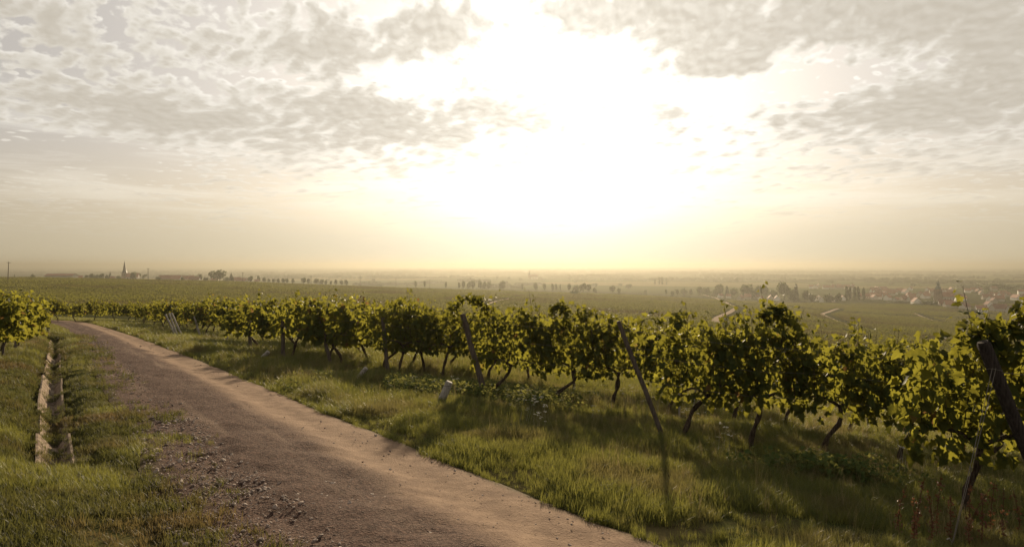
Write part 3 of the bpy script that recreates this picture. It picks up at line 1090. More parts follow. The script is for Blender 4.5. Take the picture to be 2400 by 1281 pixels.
# vines of the left block beside the road
LEFT = [((8, 838), 1.42), ((36, 822), 1.38), ((-30, 850), 1.45), ((52, 800), 1.35), ((60, 788), 1.4), ((66, 779), 1.5), ((71, 772), 1.5), ((74, 766), 1.5), ((-70, 858), 1.4), ((-20, 815), 1.45), ((15, 795), 1.5), ((30, 782), 1.5)]
labs = ['nearest grape vine of the left block, at its front corner', 'grape vine behind the front corner post of the left block', 'grape vine cut by the left picture edge',
        'third grape vine along the lane side of the left block', 'fourth grape vine along the lane side of the left block', 'fifth grape vine along the lane side of the left block',
        'sixth grape vine along the lane side of the left block', 'last grape vine of the left block before the road bend', 'grape vine at the outer left end of the front row',
        'grape vine inside the left block behind the edge one', 'inner grape vine midway in the left block', 'inner grape vine deep in the left block']
for n, ((px, py), ht) in enumerate(LEFT):
    b = gp(px, py)
    place_near(b[0], b[1], math.pi / 2 * (.9 if n not in (0, 2, 8) else .1), ht, 3000 + n, labs[n], 'grape vines of the left block', 120 if n < 4 else 0, lean=.1, fill=500, head=.52)
for (t, bpx, th_, mk, lb) in [((42, 762), (36, 826), 6, 'post', 'dark upright post at the front corner of the left vines'), ((66, 745), (62, 792), 4, 'post', 'dark post farther along the left vines'),
                       ((10, 775), (6, 845), 5, 'post', 'dark post almost at the left picture edge')]:
    build_post(t, bpx, th_, mk, lb)

# ------------------------------------------------------------------ stakes, wires
STK = [((1050, 903), (1031, 958), 18), ((855, 866), (838, 898), 11), ((627, 826), (614, 845), 10), ((507, 806), (497, 818), 8), ((452, 799), (446, 810), 7)]
slab = ['largest pale anchor stake, leaning in the grass left of the stout brown post', 'slanting pale anchor stake beside the almost upright post', 'pale anchor stake tilted beside the stoutest upright post',
        'small tilted pale stake in the short grass of the verge', 'farthest small pale stake near the three slanting posts']
for (t, b, th_), lb in zip(STK, slab):
    p = gp(*b); p[2] = H(p[0], p[1])[0]; q = (at(t[0], t[1], p[1]) - p) * 1.22; r = th_ / 1600 * p[1] / 2
    root = put('anchor_stake', None, loc=p); tag(root, lb, 'stake', 'pale anchor stakes in front of the row ends')
    MB().tube([q * -.3, q * .3, q * .7, q * .97, q], [r, r, r * .97, r * .95, r * .8], 10, .04, int(t[0])).build('stake', M['stake'], root)
    rr = r * 1.06
    MB().tube([q * .8 + np.array([math.cos(a) * rr, math.sin(a) * rr, .002 * a]) for a in np.linspace(0, 2 * math.pi, 14)], .004, 4).build('wire_loop', M['wire'], root)

b0, t0 = tops[0]
anc = at(2233, 1224, 5.9); anc[2] = H(anc[0], anc[1])[0]
for dx, lb in ((-.018, 'left strand of the twin guy wires on the thick dark post'), (.018, 'right strand of the twin guy wires on the thick dark post')):
    a = at(2330, 862, b0[1] - .08) + np.array([dx, 0, 0]); e = anc + np.array([dx * .2, 0, .02])
    pts = [a * (1 - s) + e * s - np.array([0, 0, .02 * math.sin(s * math.pi)]) for s in np.linspace(0, 1, 12)]
    tag(MB().tube([p - anc for p in pts], .003, 6).build('guy_wire', M['wire'], loc=anc), lb, 'wire', 'twin guy wires')
root = put('anchor_peg', None, loc=anc); tag(root, 'short bent anchor peg in the grass at the guy wire foot', 'peg')
MB().tube([(0, 0, -.1), (-.01, 0, .03), (-.03, 0, .06), (-.05, 0, .05)], .007, 6).build('peg', M['stake'], root)
MB().tube([(math.cos(a) * .014, 0, .03 + math.sin(a) * .014) for a in np.linspace(0, 6.28, 12)], .003, 4).build('eye', M['wire'], root)
for k in range(0, 6):
    x0, y0, nm = ROWS[k]
    tp = tops[k][1]; bz = tops[k][0][2]
    for hh, w in ((.86, 'low'), (1.25, 'middle'), (1.6, 'top')):
        lx = x0 + (tp[0] - x0) * hh / max(tp[2] - bz, .5)
        pts = []
        for i in range(14):
            x = lx + i * .9
            z = float(H(x, y0)[0]) + hh - .02 * math.sin(i * 1.1)
            pts.append((x - lx, -.05, z - bz))
        o = MB().tube(pts, .0034, 4).build('trellis_wire', M['wire'], loc=(lx, y0, bz))
        tag(o, '%s trellis wire of the %s' % (w, nm), 'wire', 'trellis wires')
# thin metal posts standing inside the rows
for (t, b, lb) in [((1593, 850), (1592, 990), 'thin grey metal post under the canopy behind the long thin post'), ((1640, 850), (1625, 960), 'thin metal rod among trunks right of the long thin post'),
                   ((2032, 880), (2034, 1020), 'wooden inner post below the dark leaves right of centre'), ((1865, 880), (1868, 1000), 'thin inner post in the shade of the second row')]:
    p = gp(*b); p[2] = H(p[0], p[1])[0]; q = at(t[0], t[1], p[1]) - p
    root = put('trellis_post', None, loc=p); tag(root, lb, 'post', 'posts inside the rows')
    MB().tube([q * -.1, q * .3, q * .7, q], .022, 8, .03, 3).build('post', M['grey_post'], root)
    MB().box((-.03, -.026, .5), (.03, .026, .53)).build('wire_clip', M['wire'], root)

# ------------------------------------------------------------------ drainage channel
def build_channel():
    root = put('drainage_channel', None, loc=(CH[3][0], CH[3][1], float(H0(CH[3][0], CH[3][1])[0])))
    tag(root, 'sunken concrete drainage channel of stepped slabs along the left verge', 'drain')
    d = np.r_[0, np.cumsum(np.linalg.norm(np.diff(CH, axis=0), axis=1))]
    org = np.array(root.location)
    s = 0.0; rnd = random.Random(4)
    n = 0
    while s < d[-1] - .2:
        ln = rnd.uniform(1.0, 1.4)
        c0 = np.array([np.interp(s, d, CH[:, k]) for k in (0, 1)]); c1 = np.array([np.interp(min(s + ln * .96, d[-1]), d, CH[:, k]) for k in (0, 1)])
        w = float(np.interp(s, d, CHW)) * .5 * rnd.uniform(.92, 1.08)
        t = (c1 - c0) / np.linalg.norm(c1 - c0); nn = np.array([-t[1], t[0]])
        if nn[0] > 0: nn = -nn           # nn points left (west)
        if rnd.random() < .38 and n > 0: s += ln * .6; n = 0; continue
        z0 = float(H0(*c0)[0]) - .01; z1 = float(H0(*c1)[0]) - .01
        prof = [(1.1, .0), (.95, .005), (.12, -.19), (-.15, -.20), (-.80, -.04), (-.95, -.04)]
        top0, top1 = [], []
        lift = rnd.uniform(.0, .035); sag = rnd.uniform(-.045, -.01)
        for (a, h) in prof:
            j = rnd.uniform(-.012, .012)
            top0.append(np.r_[c0 + nn * a * w, z0 + h + lift + j]); top1.append(np.r_[c1 + nn * a * w, z1 + h + sag + j])
        V = [p - org for p in top0 + top1] + [p - org - np.array([0, 0, .05]) for p in top0 + top1]
        m = len(prof); F = []
        for i in range(m - 1):
            F.append((i, i + 1, m + i + 1, m + i)); F.append((2 * m + i + 1, 2 * m + i, 3 * m + i, 3 * m + i + 1))
            F.append((i + 1, i, 2 * m + i, 2 * m + i + 1)); F.append((m + i, m + i + 1, 3 * m + i + 1, 3 * m + i))
        F.append((0, m, 3 * m, 2 * m)); F.append((m - 1, 3 * m - 1, 4 * m - 1, 2 * m - 1))
        MB().add(V, F).build('channel_slab', M['concrete'], root)
        s += ln; n += 1
    print('slabs', n)


build_channel()


# ------------------------------------------------------------------ grass, weeds, flowers, stones
def blades(name, n, rad, h0, h1, w, mat, seed, lean=.5, segs=3):
    r = np.random.default_rng(seed); V = []; F = []; tint = []
    for b in range(n):
        a = r.uniform(0, 2 * math.pi); q = math.sqrt(r.random()) * rad
        p = np.array([math.cos(a) * q, math.sin(a) * q, -.01]); da = r.uniform(0, 2 * math.pi)
        out = np.array([math.cos(da), math.sin(da), 0]); sd = np.array([-out[1], out[0], 0])
        hh = r.uniform(h0, h1); ln = r.uniform(.1, lean) * hh; ww = w * r.uniform(.7, 1.3)
        o = len(V)
        for i in range(segs):
            t = i / segs
            c = p + out * ln * t ** 2 + np.array([0, 0, hh * (t - .18 * t * t * (ln / hh))])
            V += [c - sd * ww * (1 - t * .6) / 2, c + sd * ww * (1 - t * .6) / 2]
        V.append(p + out * ln + np.array([0, 0, hh * (1 - .18 * ln / hh)]))
        for i in range(segs - 1):
            k = o + 2 * i; F += [(k, k + 1, k + 3), (k, k + 3, k + 2)]
        k = o + 2 * (segs - 1); F.append((k, k + 1, k + 2))
        tint += [r.uniform(0, .8)] * (2 * segs + 1)
    return np_mesh(name, np.array(V), np.array(F), mat, False, attrs={'tint': np.array(tint)})


def sample_area(n, ymin, ymax, umax=.80, umin=-.80, seed=1, power=1.0):
    """points spread over the wedge in front of the camera, uniform on the ground"""
    r = np.random.default_rng(seed)
    y = np.sqrt(r.uniform(ymin ** 2, ymax ** 2, n)); u = r.uniform(umin, umax, n)
    return np.stack([u * y, y], 1)


def side_of_road(P):
    """+1 right of the road, -1 left"""
    dl = seg_dist(P, ROAD_L); dr = seg_dist(P, ROAD_R)
    return np.where(dr < dl, 1, -1)


def scat_grass(name, P, sc, srcs, label, seed, jitter=.3):
    r = np.random.default_rng(seed); n = len(P)
    z = H(P[:, 0], P[:, 1])
    sdv = road_sd(P); z = np.where(sdv < 0, road_height(P[:, 0], P[:, 1]) - .02, z)
    rot = np.stack([r.normal(0, .12, n), r.normal(0, .12, n), r.uniform(0, 6.28, n)], 1)
    s = sc * r.uniform(1 - jitter, 1 + jitter, n)
    return scatter(name, np.c_[P, z], rot, s, r.integers(0, len(srcs), n), srcs, label, 'grass')


def clump(P, f, seed): return .5 + .5 * vnoise(P[:, 0] * f, P[:, 1] * f, seed)


LUSH = [blades('lush_tuft', 24, .07, .05, .16, .0048, M['grass'], s, .8) for s in range(5)]
SHORT = [blades('short_tuft', 26, .06, .03, .075, .0055, M['short_grass'], 20 + s, .9) for s in range(4)]
STRAW = [blades('straw_tuft', 7, .06, .20, .42, .0035, M['straw'], 40 + s, .45) for s in range(4)]
FARG = [blades('far_tuft', 30, .28, .10, .26, .022, M['grass'], 60 + s, .8, 2) for s in range(4)]

# right verge
P = np.vstack([sample_area(42000, 2.2, 13, seed=1), sample_area(42000, 13, 30, seed=2)])
sd = road_sd(P); sid = side_of_road(P)
e = .10 * vnoise(P[:, 0] * 2.3, P[:, 1] * 2.3, 12) + .06 * vnoise(P[:, 0] * 6, P[:, 1] * 6, 13)
keep = (sid > 0) & (sd > -.10 + e)
P = P[keep]; sd = sd[keep]
cl = clump(P, 1.5, 21)
keep = RNG.random(len(P)) < .55 + .45 * cl
bare = np.zeros(len(P), bool)
for (a_, b_, rx_, ry_) in ((1650, 1262, .55, .16), (1850, 1250, .5, .16), (1980, 1262, .5, .2), (1560, 1250, .3, .12)):
    q_ = gp(a_, b_); bare |= ((P[:, 0] - q_[0]) / rx_) ** 2 + ((P[:, 1] - q_[1]) / ry_) ** 2 < 1
keep &= ~(bare & (RNG.random(len(P)) < .85))
P = P[keep]; sd = sd[keep]; cl = cl[keep]
scat_grass('grass', P, (.42 + 1.05 * cl) * (1 + np.clip((P[:, 1] - 10) / 20, 0, .8)) * np.where(sd < .15, .75, 1.0), LUSH, 'lush green verge grass between the dirt road and the vines', 3)
P = sample_area(60000, 28, 112, umax=.55, seed=4)
sd = road_sd(P); sid = side_of_road(P)
P = P[(sid > 0) & (sd > .1) & (sd < 14)]
scat_grass('grass', P, np.full(len(P), .85), FARG, 'grass along the far verge up to the road bend', 5)
# under the vines, taller and strawy
P = sample_area(16000, 6, 24, seed=6); sd = road_sd(P); sid = side_of_road(P)
verge = (sid > 0) & (sd > .25) & (sd <= 1.6) & (RNG.random(len(P)) < .30)
P = P[verge | ((sid > 0) & (sd > 1.2 + 1.2 * RNG.random(len(P))))]
cl = clump(P, .8, 31); P = P[RNG.random(len(P)) < cl ** 1.3]
scat_grass('dry_grass', P, np.full(len(P), .72), STRAW, 'pale dry grass stems standing under the vines', 7)
# left verge
P = np.vstack([sample_area(30000, 2.2, 10, umax=0, seed=8), sample_area(38000, 10, 30, umax=-.2, seed=9)])
sd = road_sd(P); sid = side_of_road(P); dc = seg_dist(P, CH); wc = np.interp(P[:, 1], np.sort(CH[:, 1]), CHW[np.argsort(CH[:, 1])]) * .5
e = .45 * vnoise(P[:, 0] * 1.3, P[:, 1] * 1.3, 14) + .25 * vnoise(P[:, 0] * 4, P[:, 1] * 4, 15)
chx = np.interp(P[:, 1], CH[::-1, 1][np.argsort(CH[::-1, 1])], CH[::-1, 0][np.argsort(CH[::-1, 1])])
inch = dc < wc * (1.0 + .4 * vnoise(P[:, 0] * 3, P[:, 1] * 2.5, 19)) * np.where(P[:, 0] > chx, .6, .9)
gapn = vnoise(P[:, 0] * .2, P[:, 1] * 1.1, 16) > .30
fr = RNG.random(len(P))
keep = (sid < 0) & (sd > -.02 + e * .55 - .75 * fr ** 4) & (~inch | gapn)
P = P[keep]; sd = sd[keep]
cl = clump(P, 1.6, 22)
keep = RNG.random(len(P)) < np.where(sd < .9, .12 + .62 * cl, .45 + .5 * cl)
P = P[keep]; cl = cl[keep]
lush = clump(P, 1.1, 23) > .78 - .14 * np.exp(-((P[:, 1] - 4.0) / 1.6) ** 2)
scat_grass('grass', P[~lush], (.8 + .6 * cl[~lush]) * (1 + np.clip((P[~lush, 1] - 10) / 20, 0, .8)), SHORT, 'short trodden grass of the left verge round the drain', 10)
scat_grass('grass', P[lush], (.42 + .42 * cl[lush]) * (1 + np.clip((P[lush, 1] - 10) / 20, 0, .8)), LUSH, 'greener tufts of grass on the left verge', 11)
# tufts and silt plants rooted in the joints of the drain
q = []
cum = np.r_[0, np.cumsum(np.linalg.norm(np.diff(CH, axis=0), axis=1))]
for s_ in np.r_[RNG.uniform(0, cum[-1], 26), cum[-1] - RNG.uniform(0, 3.5, 8), np.full(4, cum[-1] + .05)]:
    c_ = np.array([np.interp(s_, cum, CH[:, k]) for k in (0, 1)]); w_ = float(np.interp(s_, cum, CHW)) * .5
    for _ in range(26):
        q.append(c_ + np.array([RNG.uniform(-1.1, 1.1) * w_, RNG.normal(0, .10)]))
q = np.array(q); dd = seg_dist(q, CH); ww = np.interp(q[:, 1], np.sort(CH[:, 1]), CHW[np.argsort(CH[:, 1])]) * .5
n = len(q)
scatter('grass', np.c_[q, H0(q[:, 0], q[:, 1]) - .17 * np.clip(1 - dd / np.maximum(ww, .05), 0, 1)], np.c_[RNG.normal(0, .2, (n, 2)), RNG.uniform(0, 6.28, n)], RNG.uniform(.4, 1.0, n), RNG.integers(0, 4, n), SHORT, 'grass tufts growing in the joints of the drain slabs', 'grass')
P = sample_area(30000, 28, 90, umax=-.2, seed=12); sd = road_sd(P); sid = side_of_road(P)
P = P[(sid < 0) & (sd > .05) & (sd < 9)]
scat_grass('grass', P, np.full(len(P), .6), FARG, 'grass on the far left verge before the road bend', 13)
P = sample_area(5000, 8, 45, umax=-.35, seed=14); sd = road_sd(P); sid = side_of_road(P)
P = P[(sid < 0) & (sd > .6)]; cl = clump(P, .35, 33); P = P[cl > .66]
scat_grass('dry_grass', P, np.full(len(P), .55), STRAW, 'dry straw coloured grass below the left vines', 15)


def weed_mesh(seed):
    r = np.random.default_rng(seed); n = 34
    a = r.uniform(0, 6.28, n); q = np.sqrt(r.random(n)) * .16
    pos = np.stack([np.cos(a) * q, np.sin(a) * q, r.uniform(.04, .30, n) * (1.1 - q / .3)], 1)
    tip = np.stack([np.cos(a), np.sin(a), np.full(n, -.15)], 1) + r.normal(0, .4, (n, 3))
    nr = np.array([0, 0, 1.0]) + r.normal(0, .35, (n, 3))
    return merge_leaves('weed_clump', pos, frames(tip, nr), r.uniform(.035, .06, n), LEAF_LO, LEAF_LO_F, M['weed'], seed)


WEED = [weed_mesh(s) for s in range(4)]
c = gp(1150, 940); c2 = gp(980, 925); c3 = gp(1260, 960); pts = []
for cc, rx, ry, n in ((c, 1.5, .9, 300), (c2, 1.3, .8, 220), (c3, .5, .4, 60), (gp(870, 915), 1.2, .7, 120), (gp(1950, 1130), .9, .5, 60)):
    pts.append(np.stack([cc[0] + RNG.normal(0, rx * .6, n), cc[1] + RNG.normal(0, ry * .6, n)], 1))
P = np.vstack(pts)
for sp in [(gp(*q[1])) for q in STK[:2]]:
    P = P[~((np.abs(P[:, 0] / P[:, 1] - sp[0] / sp[1]) < .05) & (P[:, 1] < sp[1] + .25))]
o = scat_grass('weeds', P, np.full(len(P), 1.0), WEED, 'low leafy weeds spreading round the foot of the stout brown post', 16); o['category'] = 'weeds'


def yarrow_mesh(seed):
    r = np.random.default_rng(seed); V = []; F = []
    for k in range(3):
        h = r.uniform(.28, .5); bx, by = r.normal(0, .05, 2)
        for i in range(11):
            a = r.uniform(0, 6.28); q = math.sqrt(r.random()) * .035
            x, y, z = bx + math.cos(a) * q, by + math.sin(a) * q, h + r.uniform(-.006, .006); s = r.uniform(.004, .008)
            o = len(V); V += [(x - s, y - s, z), (x + s, y - s, z), (x + s, y + s, z + .003), (x - s, y + s, z)]; F += [(o, o + 1, o + 2), (o, o + 2, o + 3)]
        o = len(V); V += [(bx - .002, by, 0), (bx + .002, by, 0), (bx, by, h)]; F.append((o, o + 1, o + 2))
    return np_mesh('yarrow', np.array(V), np.array(F), M['petal'])


YAR = [yarrow_mesh(s) for s in range(4)]
pts = []
for (px, py, rx, ry, n) in ((1720, 945, 200, 30, 22), (1960, 985, 160, 28, 24), (1245, 950, 50, 16, 12), (1420, 960, 120, 25, 10), (980, 920, 120, 12, 5), (1230, 985, 50, 15, 6), (2150, 1080, 140, 25, 8), (1690, 1055, 20, 12, 3), (1640, 990, 120, 20, 8)):
    for _ in range(n):
        g = gp(px + RNG.normal(0, rx * .6), max(800, py + RNG.normal(0, ry * .7) + 22)); pts.append(g[:2])
P = np.array(pts)
o = scat_grass('wildflowers', P, np.full(len(P), .85), YAR, 'white flat-topped wildflowers scattered in the grass under the vines', 17); o['category'] = 'flowers'


def pebble_mesh(seed):
    r = np.random.default_rng(seed)
    t = (1 + 5 ** .5) / 2
    V = np.array([(-1, t, 0), (1, t, 0), (-1, -t, 0), (1, -t, 0), (0, -1, t), (0, 1, t), (0, -1, -t), (0, 1, -t), (t, 0, -1), (t, 0, 1), (-t, 0, -1), (-t, 0, 1)]) / 1.9
    F = np.array([(0, 11, 5), (0, 5, 1), (0, 1, 7), (0, 7, 10), (0, 10, 11), (1, 5, 9), (5, 11, 4), (11, 10, 2), (10, 7, 6), (7, 1, 8), (3, 9, 4), (3, 4, 2), (3, 2, 6), (3, 6, 8), (3, 8, 9), (4, 9, 5), (2, 4, 11), (6, 2, 10), (8, 6, 7), (9, 8, 1)])
    V = V * r.uniform(.65, 1.2, (12, 1)) * np.array([1.2, .95, .6])
    return np_mesh('pebble', V, F, M['pebble'], False)


PEB = [pebble_mesh(s) for s in range(5)]
P = np.vstack([sample_area(26000, 2.2, 9, umax=.3, seed=18), sample_area(22000, 9, 26, umax=.1, seed=19)])
sd = road_sd(P); P = P[sd < -.03]
dl = seg_dist(P, ROAD_L); dr = seg_dist(P, ROAD_R); ac = dl / (dl + dr)
P = P[RNG.random(len(P)) < np.where(ac > .55, .04, 1) * (.25 + .75 * clump(P, 1.2, 44))]
z = H0(P[:, 0], P[:, 1]) + .045 + .02 * vnoise(P[:, 0] * 3.1, P[:, 1] * 3.1, 5)
n = len(P)
size = .004 + .006 * RNG.random(n) + .016 * RNG.random(n) ** 9
scatter('gravel', np.c_[P, z], RNG.uniform(0, 6.28, (n, 3)) * np.array([.1, .1, 1]), size * (1 + P[:, 1] / 30), RNG.integers(0, 5, n), PEB, 'loose gravel stones strewn over the dirt road', 'gravel')
print('counts pebbles', n)


# dried dock plants at the lower right corner
def dock(seed):
    r = np.random.default_rng(seed); b = MB(); pos = []
    h = r.uniform(.38, .6)
    st = spline([(0, 0, -.03), (r.normal(0, .02), 0, h * .4), (r.normal(0, .05), r.normal(0, .03), h)], 7)
    b.tube(st, np.linspace(.005, .002, 7), 5)
    stem = b.mesh('stem', M['dock'])
    for i in range(70):
        t = r.uniform(.3, 1); q = st[int(t * 6)]
        pos.append(q + r.normal(0, .014, 3) + np.array([0, 0, r.uniform(-.03, .03)]))
    pos = np.array(pos); n = len(pos)
    hd = merge_leaves('seed_head', pos, frames(r.normal(0, 1, (n, 3)), r.normal(0, 1, (n, 3))), r.uniform(.012, .024, n), LEAF_LO, LEAF_LO_F, M['dock'], seed)
    return stem, hd


for i, (px, py) in enumerate(sorted([(2110, 1262), (2150, 1275), (2195, 1255), (2225, 1280), (2262, 1268), (2300, 1285), (2325, 1262), (2352, 1290), (2385, 1270), (2180, 1300), (2275, 1300), (2140, 1300)])):
    g = gp(px, py + 12); s_, h_ = dock(70 + i)
    root = put('dock_plant', None, loc=(g[0], g[1], float(H(g[0], g[1])[0]))); tag(root, 'dried rust-brown dock stalk, %s from the left in the lower right corner' % nth(i), 'plant', 'dried dock stalks')
    put('stem', s_, root); tag(put('seed_head', h_, root), kind='stuff')

# ------------------------------------------------------------------ the vineyard beyond
def field_clump(seed, n=46):
    r = np.random.default_rng(seed)
    pos = np.stack([r.uniform(-.75, .75, n), r.normal(0, .20, n), .35 + 1.35 * r.beta(1.6, 1.2, n)], 1)
    tip = np.stack([r.normal(0, .6, n), r.normal(0, .6, n), -.5 + r.normal(0, .4, n)], 1)
    nr = np.stack([r.normal(0, .6, n), r.normal(0, .8, n), .8 + r.normal(0, .4, n)], 1)
    return merge_leaves('vine_clump', pos, frames(tip, nr), r.uniform(.2, .34, n), LEAF_LO, LEAF_LO_F, M['field_vine'], seed)


FC = [field_clump(200 + s) for s in range(6)]


def build_vineyard():
    xs, ys, sc = [], [], []
    y = 15.0; row = 0
    GAPS = [(122, 126), (158, 163), (206, 211), (262, 267), (330, 337), (402, 410), (500, 508), (590, 600)]
    gapsl = GAPS
    while y < 780:
        step = 2.1 if y < 120 else (2.6 if y < 250 else (4.2 if y < 450 else 6.5))
        s = 1.0 if y < 120 else (1.25 if y < 250 else (1.7 if y < 450 else 2.4))
        if not any(a < y < b for a, b in gapsl):
            x = np.arange(-.86 * y, .86 * y, 1.35 * s) + RNG.uniform(0, 1)
            yl = y + (x * .03 if y > 115 else 0) + RNG.normal(0, .06 * s, len(x))
            xs.append(x); ys.append(yl); sc.append(np.full(len(x), s))
        y += step
    x = np.concatenate(xs); y = np.concatenate(ys); s = np.concatenate(sc)
    P = np.stack([x, y], 1)
    # not where the individual vines stand, not on the verge or the road, not on the tracks
    ex = np.array([edge_x(v) if v < 108 else -1e9 for v in y])
    keep = np.ones(len(x), bool)
    vis_lim = np.array([(.50 if v < 60 else .24) * v for v in y])
    front = y < 108
    keep &= ~(front & (x < ex + 9))
    rows_y = np.array([r[1] for r in ROWS])
    keep &= ~((y < 46) & (np.abs(y[:, None] - rows_y[None]).min(1) < 1.2) & (x < ex + 24))
    keep &= ~((y < 26))
    sdr = road_sd(P); keep &= sdr > 2.0
    # behind the road bend on the left, the far side of the road carries vines again
    left = (x < ROAD_L[:, 0].min() * 0 - .52 * y) & (y < 108)
    keep |= left & (sdr > 3.0) & (y > 60) & (side_of_road(P) < 0) & (x < -.62 * y)
    for line, w in PATH_LINES:
        keep &= (seg_dist(P, line) > w * .5 + .9) & (seg_dist(P + np.array([0, 4.0]), line) > w * .5 + 2.2) & (seg_dist(P + np.array([0, 8.5]), line) > w * .5 + 2.2)
    # thin out at random, patchy plots
    plot = .5 + .5 * vnoise(x / 70, y / 28, 77)
    keep &= RNG.random(len(x)) < .80 + .3 * plot
    x, y, s, plot = x[keep], y[keep], s[keep], plot[keep]
    z = H(x, y)
    # the plots end where the slope falls away behind the crest
    n = len(x)
    rot = np.stack([np.zeros(n), np.zeros(n), RNG.normal(0, .08, n) + RNG.choice([0, math.pi], n)], 1)
    scatter('vineyard', np.c_[x, y, z - .1], rot, np.stack([s, np.minimum(s, 1.5), .98 + .0 * s], 1) * (RNG.uniform(.85, 1.15, n) * (.82 + .3 * plot))[:, None], RNG.integers(0, 6, n), FC, 'rows upon rows of green vines covering the slopes below', 'vineyard')
    print('vineyard clumps', n)


build_vineyard()


# ------------------------------------------------------------------ trees
def tree_meshes(kind, seed):
    """unit tree of height 1: crown mesh and trunk mesh"""
    r = np.random.default_rng(seed); n = 420
    if kind == 'round':
        lobes = [(r.normal(0, .17), r.normal(0, .17), r.uniform(.45, .80), r.uniform(.16, .27)) for _ in range(7)] + [(0, 0, .55, .32)]
    elif kind == 'bush':
        lobes = [(r.normal(0, .30), r.normal(0, .22), r.uniform(.25, .62), r.uniform(.20, .36)) for _ in range(8)] + [(0, 0, .35, .4)]
    elif kind == 'conifer':
        lobes = [(r.normal(0, .03), r.normal(0, .03), z, .30 * (1.05 - z)) for z in np.linspace(.16, .96, 9)]
    elif kind == 'poplar':
        lobes = [(r.normal(0, .02), r.normal(0, .02), z, .085 * (1 - abs(z - .5) ** 2 * 2)) for z in np.linspace(.12, .94, 10)]
    else:  # ragged
        lobes = [(r.normal(0, .22), r.normal(0, .2), r.uniform(.5, .92), r.uniform(.09, .17)) for _ in range(8)]
    L = np.array(lobes); w = L[:, 3] ** 2; k = r.choice(len(L), n, p=w / w.sum())
    d = r.normal(0, 1, (n, 3)); d /= np.linalg.norm(d, axis=1)[:, None]
    rad = L[k, 3] * r.uniform(.55, 1.08, n)
    pos = L[k, :3] + d * rad[:, None]
    pos[:, 2] = np.maximum(pos[:, 2], .05)
    sz = r.uniform(.08, .15, n) * (1.15 if kind in ('bush',) else (.75 if kind in ('poplar', 'ragged') else 1.0))
    crown = merge_leaves('crown', pos, frames(d + r.normal(0, .5, (n, 3)), d + r.normal(0, .6, (n, 3))), sz, LEAF_LO, LEAF_LO_F, M['conifer' if kind == 'conifer' else 'tree'], seed)
    b = MB(); b.tube([(0, 0, -.06), (.005, 0, .2), (-.01, .01, .5), (0, 0, .75)], [.035, .028, .02, .008], 6, .1, seed)
    for i in range(4):
        q = L[i % len(L)]; b.tube([(0, 0, .28 + .05 * i), (q[0] * .6, q[1] * .6, q[2] * .85), (q[0], q[1], q[2])], [.014, .010, .004], 5)
    return crown, b.mesh('trunk', M['tree_bark'])


TREES = {k: [tree_meshes(k, 900 + 20 * j + s) for s in range(3 if k != 'round' else 5)] for j, k in enumerate(('round', 'bush', 'conifer', 'poplar', 'ragged'))}
tcount = 0


def tree(px, py_top, py_base, dist, kind, label, group, wide=1.0):
    """a tree whose foot and top the photograph shows at these heights, at forward distance dist"""
    global tcount
    x = (px - 1200) / 1600 * dist; g = float(H(x, dist)[0])
    topz = at(px, py_top, dist)[2]; bz = min(g, at(px, py_base, dist)[2] + 1.0)
    bz = g
    h = max(topz - bz, 2.0)
    c, t = TREES[kind][tcount % len(TREES[kind])]
    root = put('conifer_tree' if kind == 'conifer' else ('poplar_tree' if kind == 'poplar' else ('bush' if kind == 'bush' else 'leafy_tree')), None, loc=(x, dist, g), rot=(0, 0, tcount * 1.7))
    # crown width follows what the photograph shows above the crest
    hs = max(py_base - py_top, 4) / 1600 * dist
    root.scale = (hs * wide, hs * wide, h) if h < hs * 1.8 else (hs * wide, hs * wide, h)
    tag(root, label, 'bush' if kind == 'bush' else 'tree', group)
    put('crown', c, root); put('trunk', t, root)
    tcount += 1


GL = 'trees of the village behind the crest'
for t in [  # px, top, base, distance, kind, width
    (76, 640, 646, 900, 'bush', 1.2, 'tiny dark bush on the crest left of the long low building'), (34, 641, 645, 1000, 'conifer', 1.0, 'tiny pointed tree right of the leftmost power pole'),
    (204, 641, 650, 960, 'bush', 1.0, 'low tree just right of the long low building'), (215, 639, 650, 1000, 'round', 1.1, 'round tree with a twin, between long building and church'),
    (226, 641, 650, 980, 'bush', 1.1, 'bushy tree in the clump left of the church'), (238, 639, 650, 1000, 'round', 1.2, 'broadest round tree of the clump left of the church'),
    (250, 642, 650, 980, 'bush', 1.0, 'last bush of the clump left of the church'), (258, 637, 649, 1050, 'conifer', .9, 'narrow pointed tree left of the church tower'),
    (278, 643, 650, 980, 'bush', 1.3, 'low bush at the left foot of the church'), (312, 637, 651, 990, 'round', 1.15, 'dense round tree hiding the church nave'),
    (326, 640, 651, 1040, 'ragged', 1.2, 'loose pale tree right of the church'), (337, 643, 651, 1040, 'ragged', 1.3, 'loose low tree left of the second power pole'),
    (372, 645, 656, 860, 'bush', .9, 'dark round bush in front of the red roofs'), (428, 648, 657, 850, 'bush', .75, 'small dark bush in front of the village houses'),
    (470, 641, 652, 1000, 'round', 1.0, 'round tree behind the village roofs left of the big tree'), (459, 645, 653, 1000, 'bush', 1.3, 'low spreading tree behind the village roofs'),
    (494, 635, 655, 960, 'ragged', .8, 'ragged crooked tree left of the biggest one'), (482, 647, 658, 900, 'bush', .9, 'dark hedge-like bush before the ragged tree'),
    (515, 630, 658, 940, 'round', 1.0, 'biggest round tree on the village skyline'), (531, 648, 657, 940, 'bush', 1.1, 'bush at the right foot of the biggest tree'),
    (542, 640, 656, 940, 'conifer', 1.1, 'pointed tree right of the biggest tree'), (588, 646, 658, 930, 'round', 1.1, 'round tree right of the third power pole'),
    (606, 645, 654, 1020, 'round', 1.2, 'pale round tree behind the roadside trees'), (604, 658, 663, 780, 'bush', 1.5, 'tiny bush in the vineyard right of the third power pole')]:
    tree(t[0], t[1], t[2], t[3], t[4], t[6], GL, t[5])
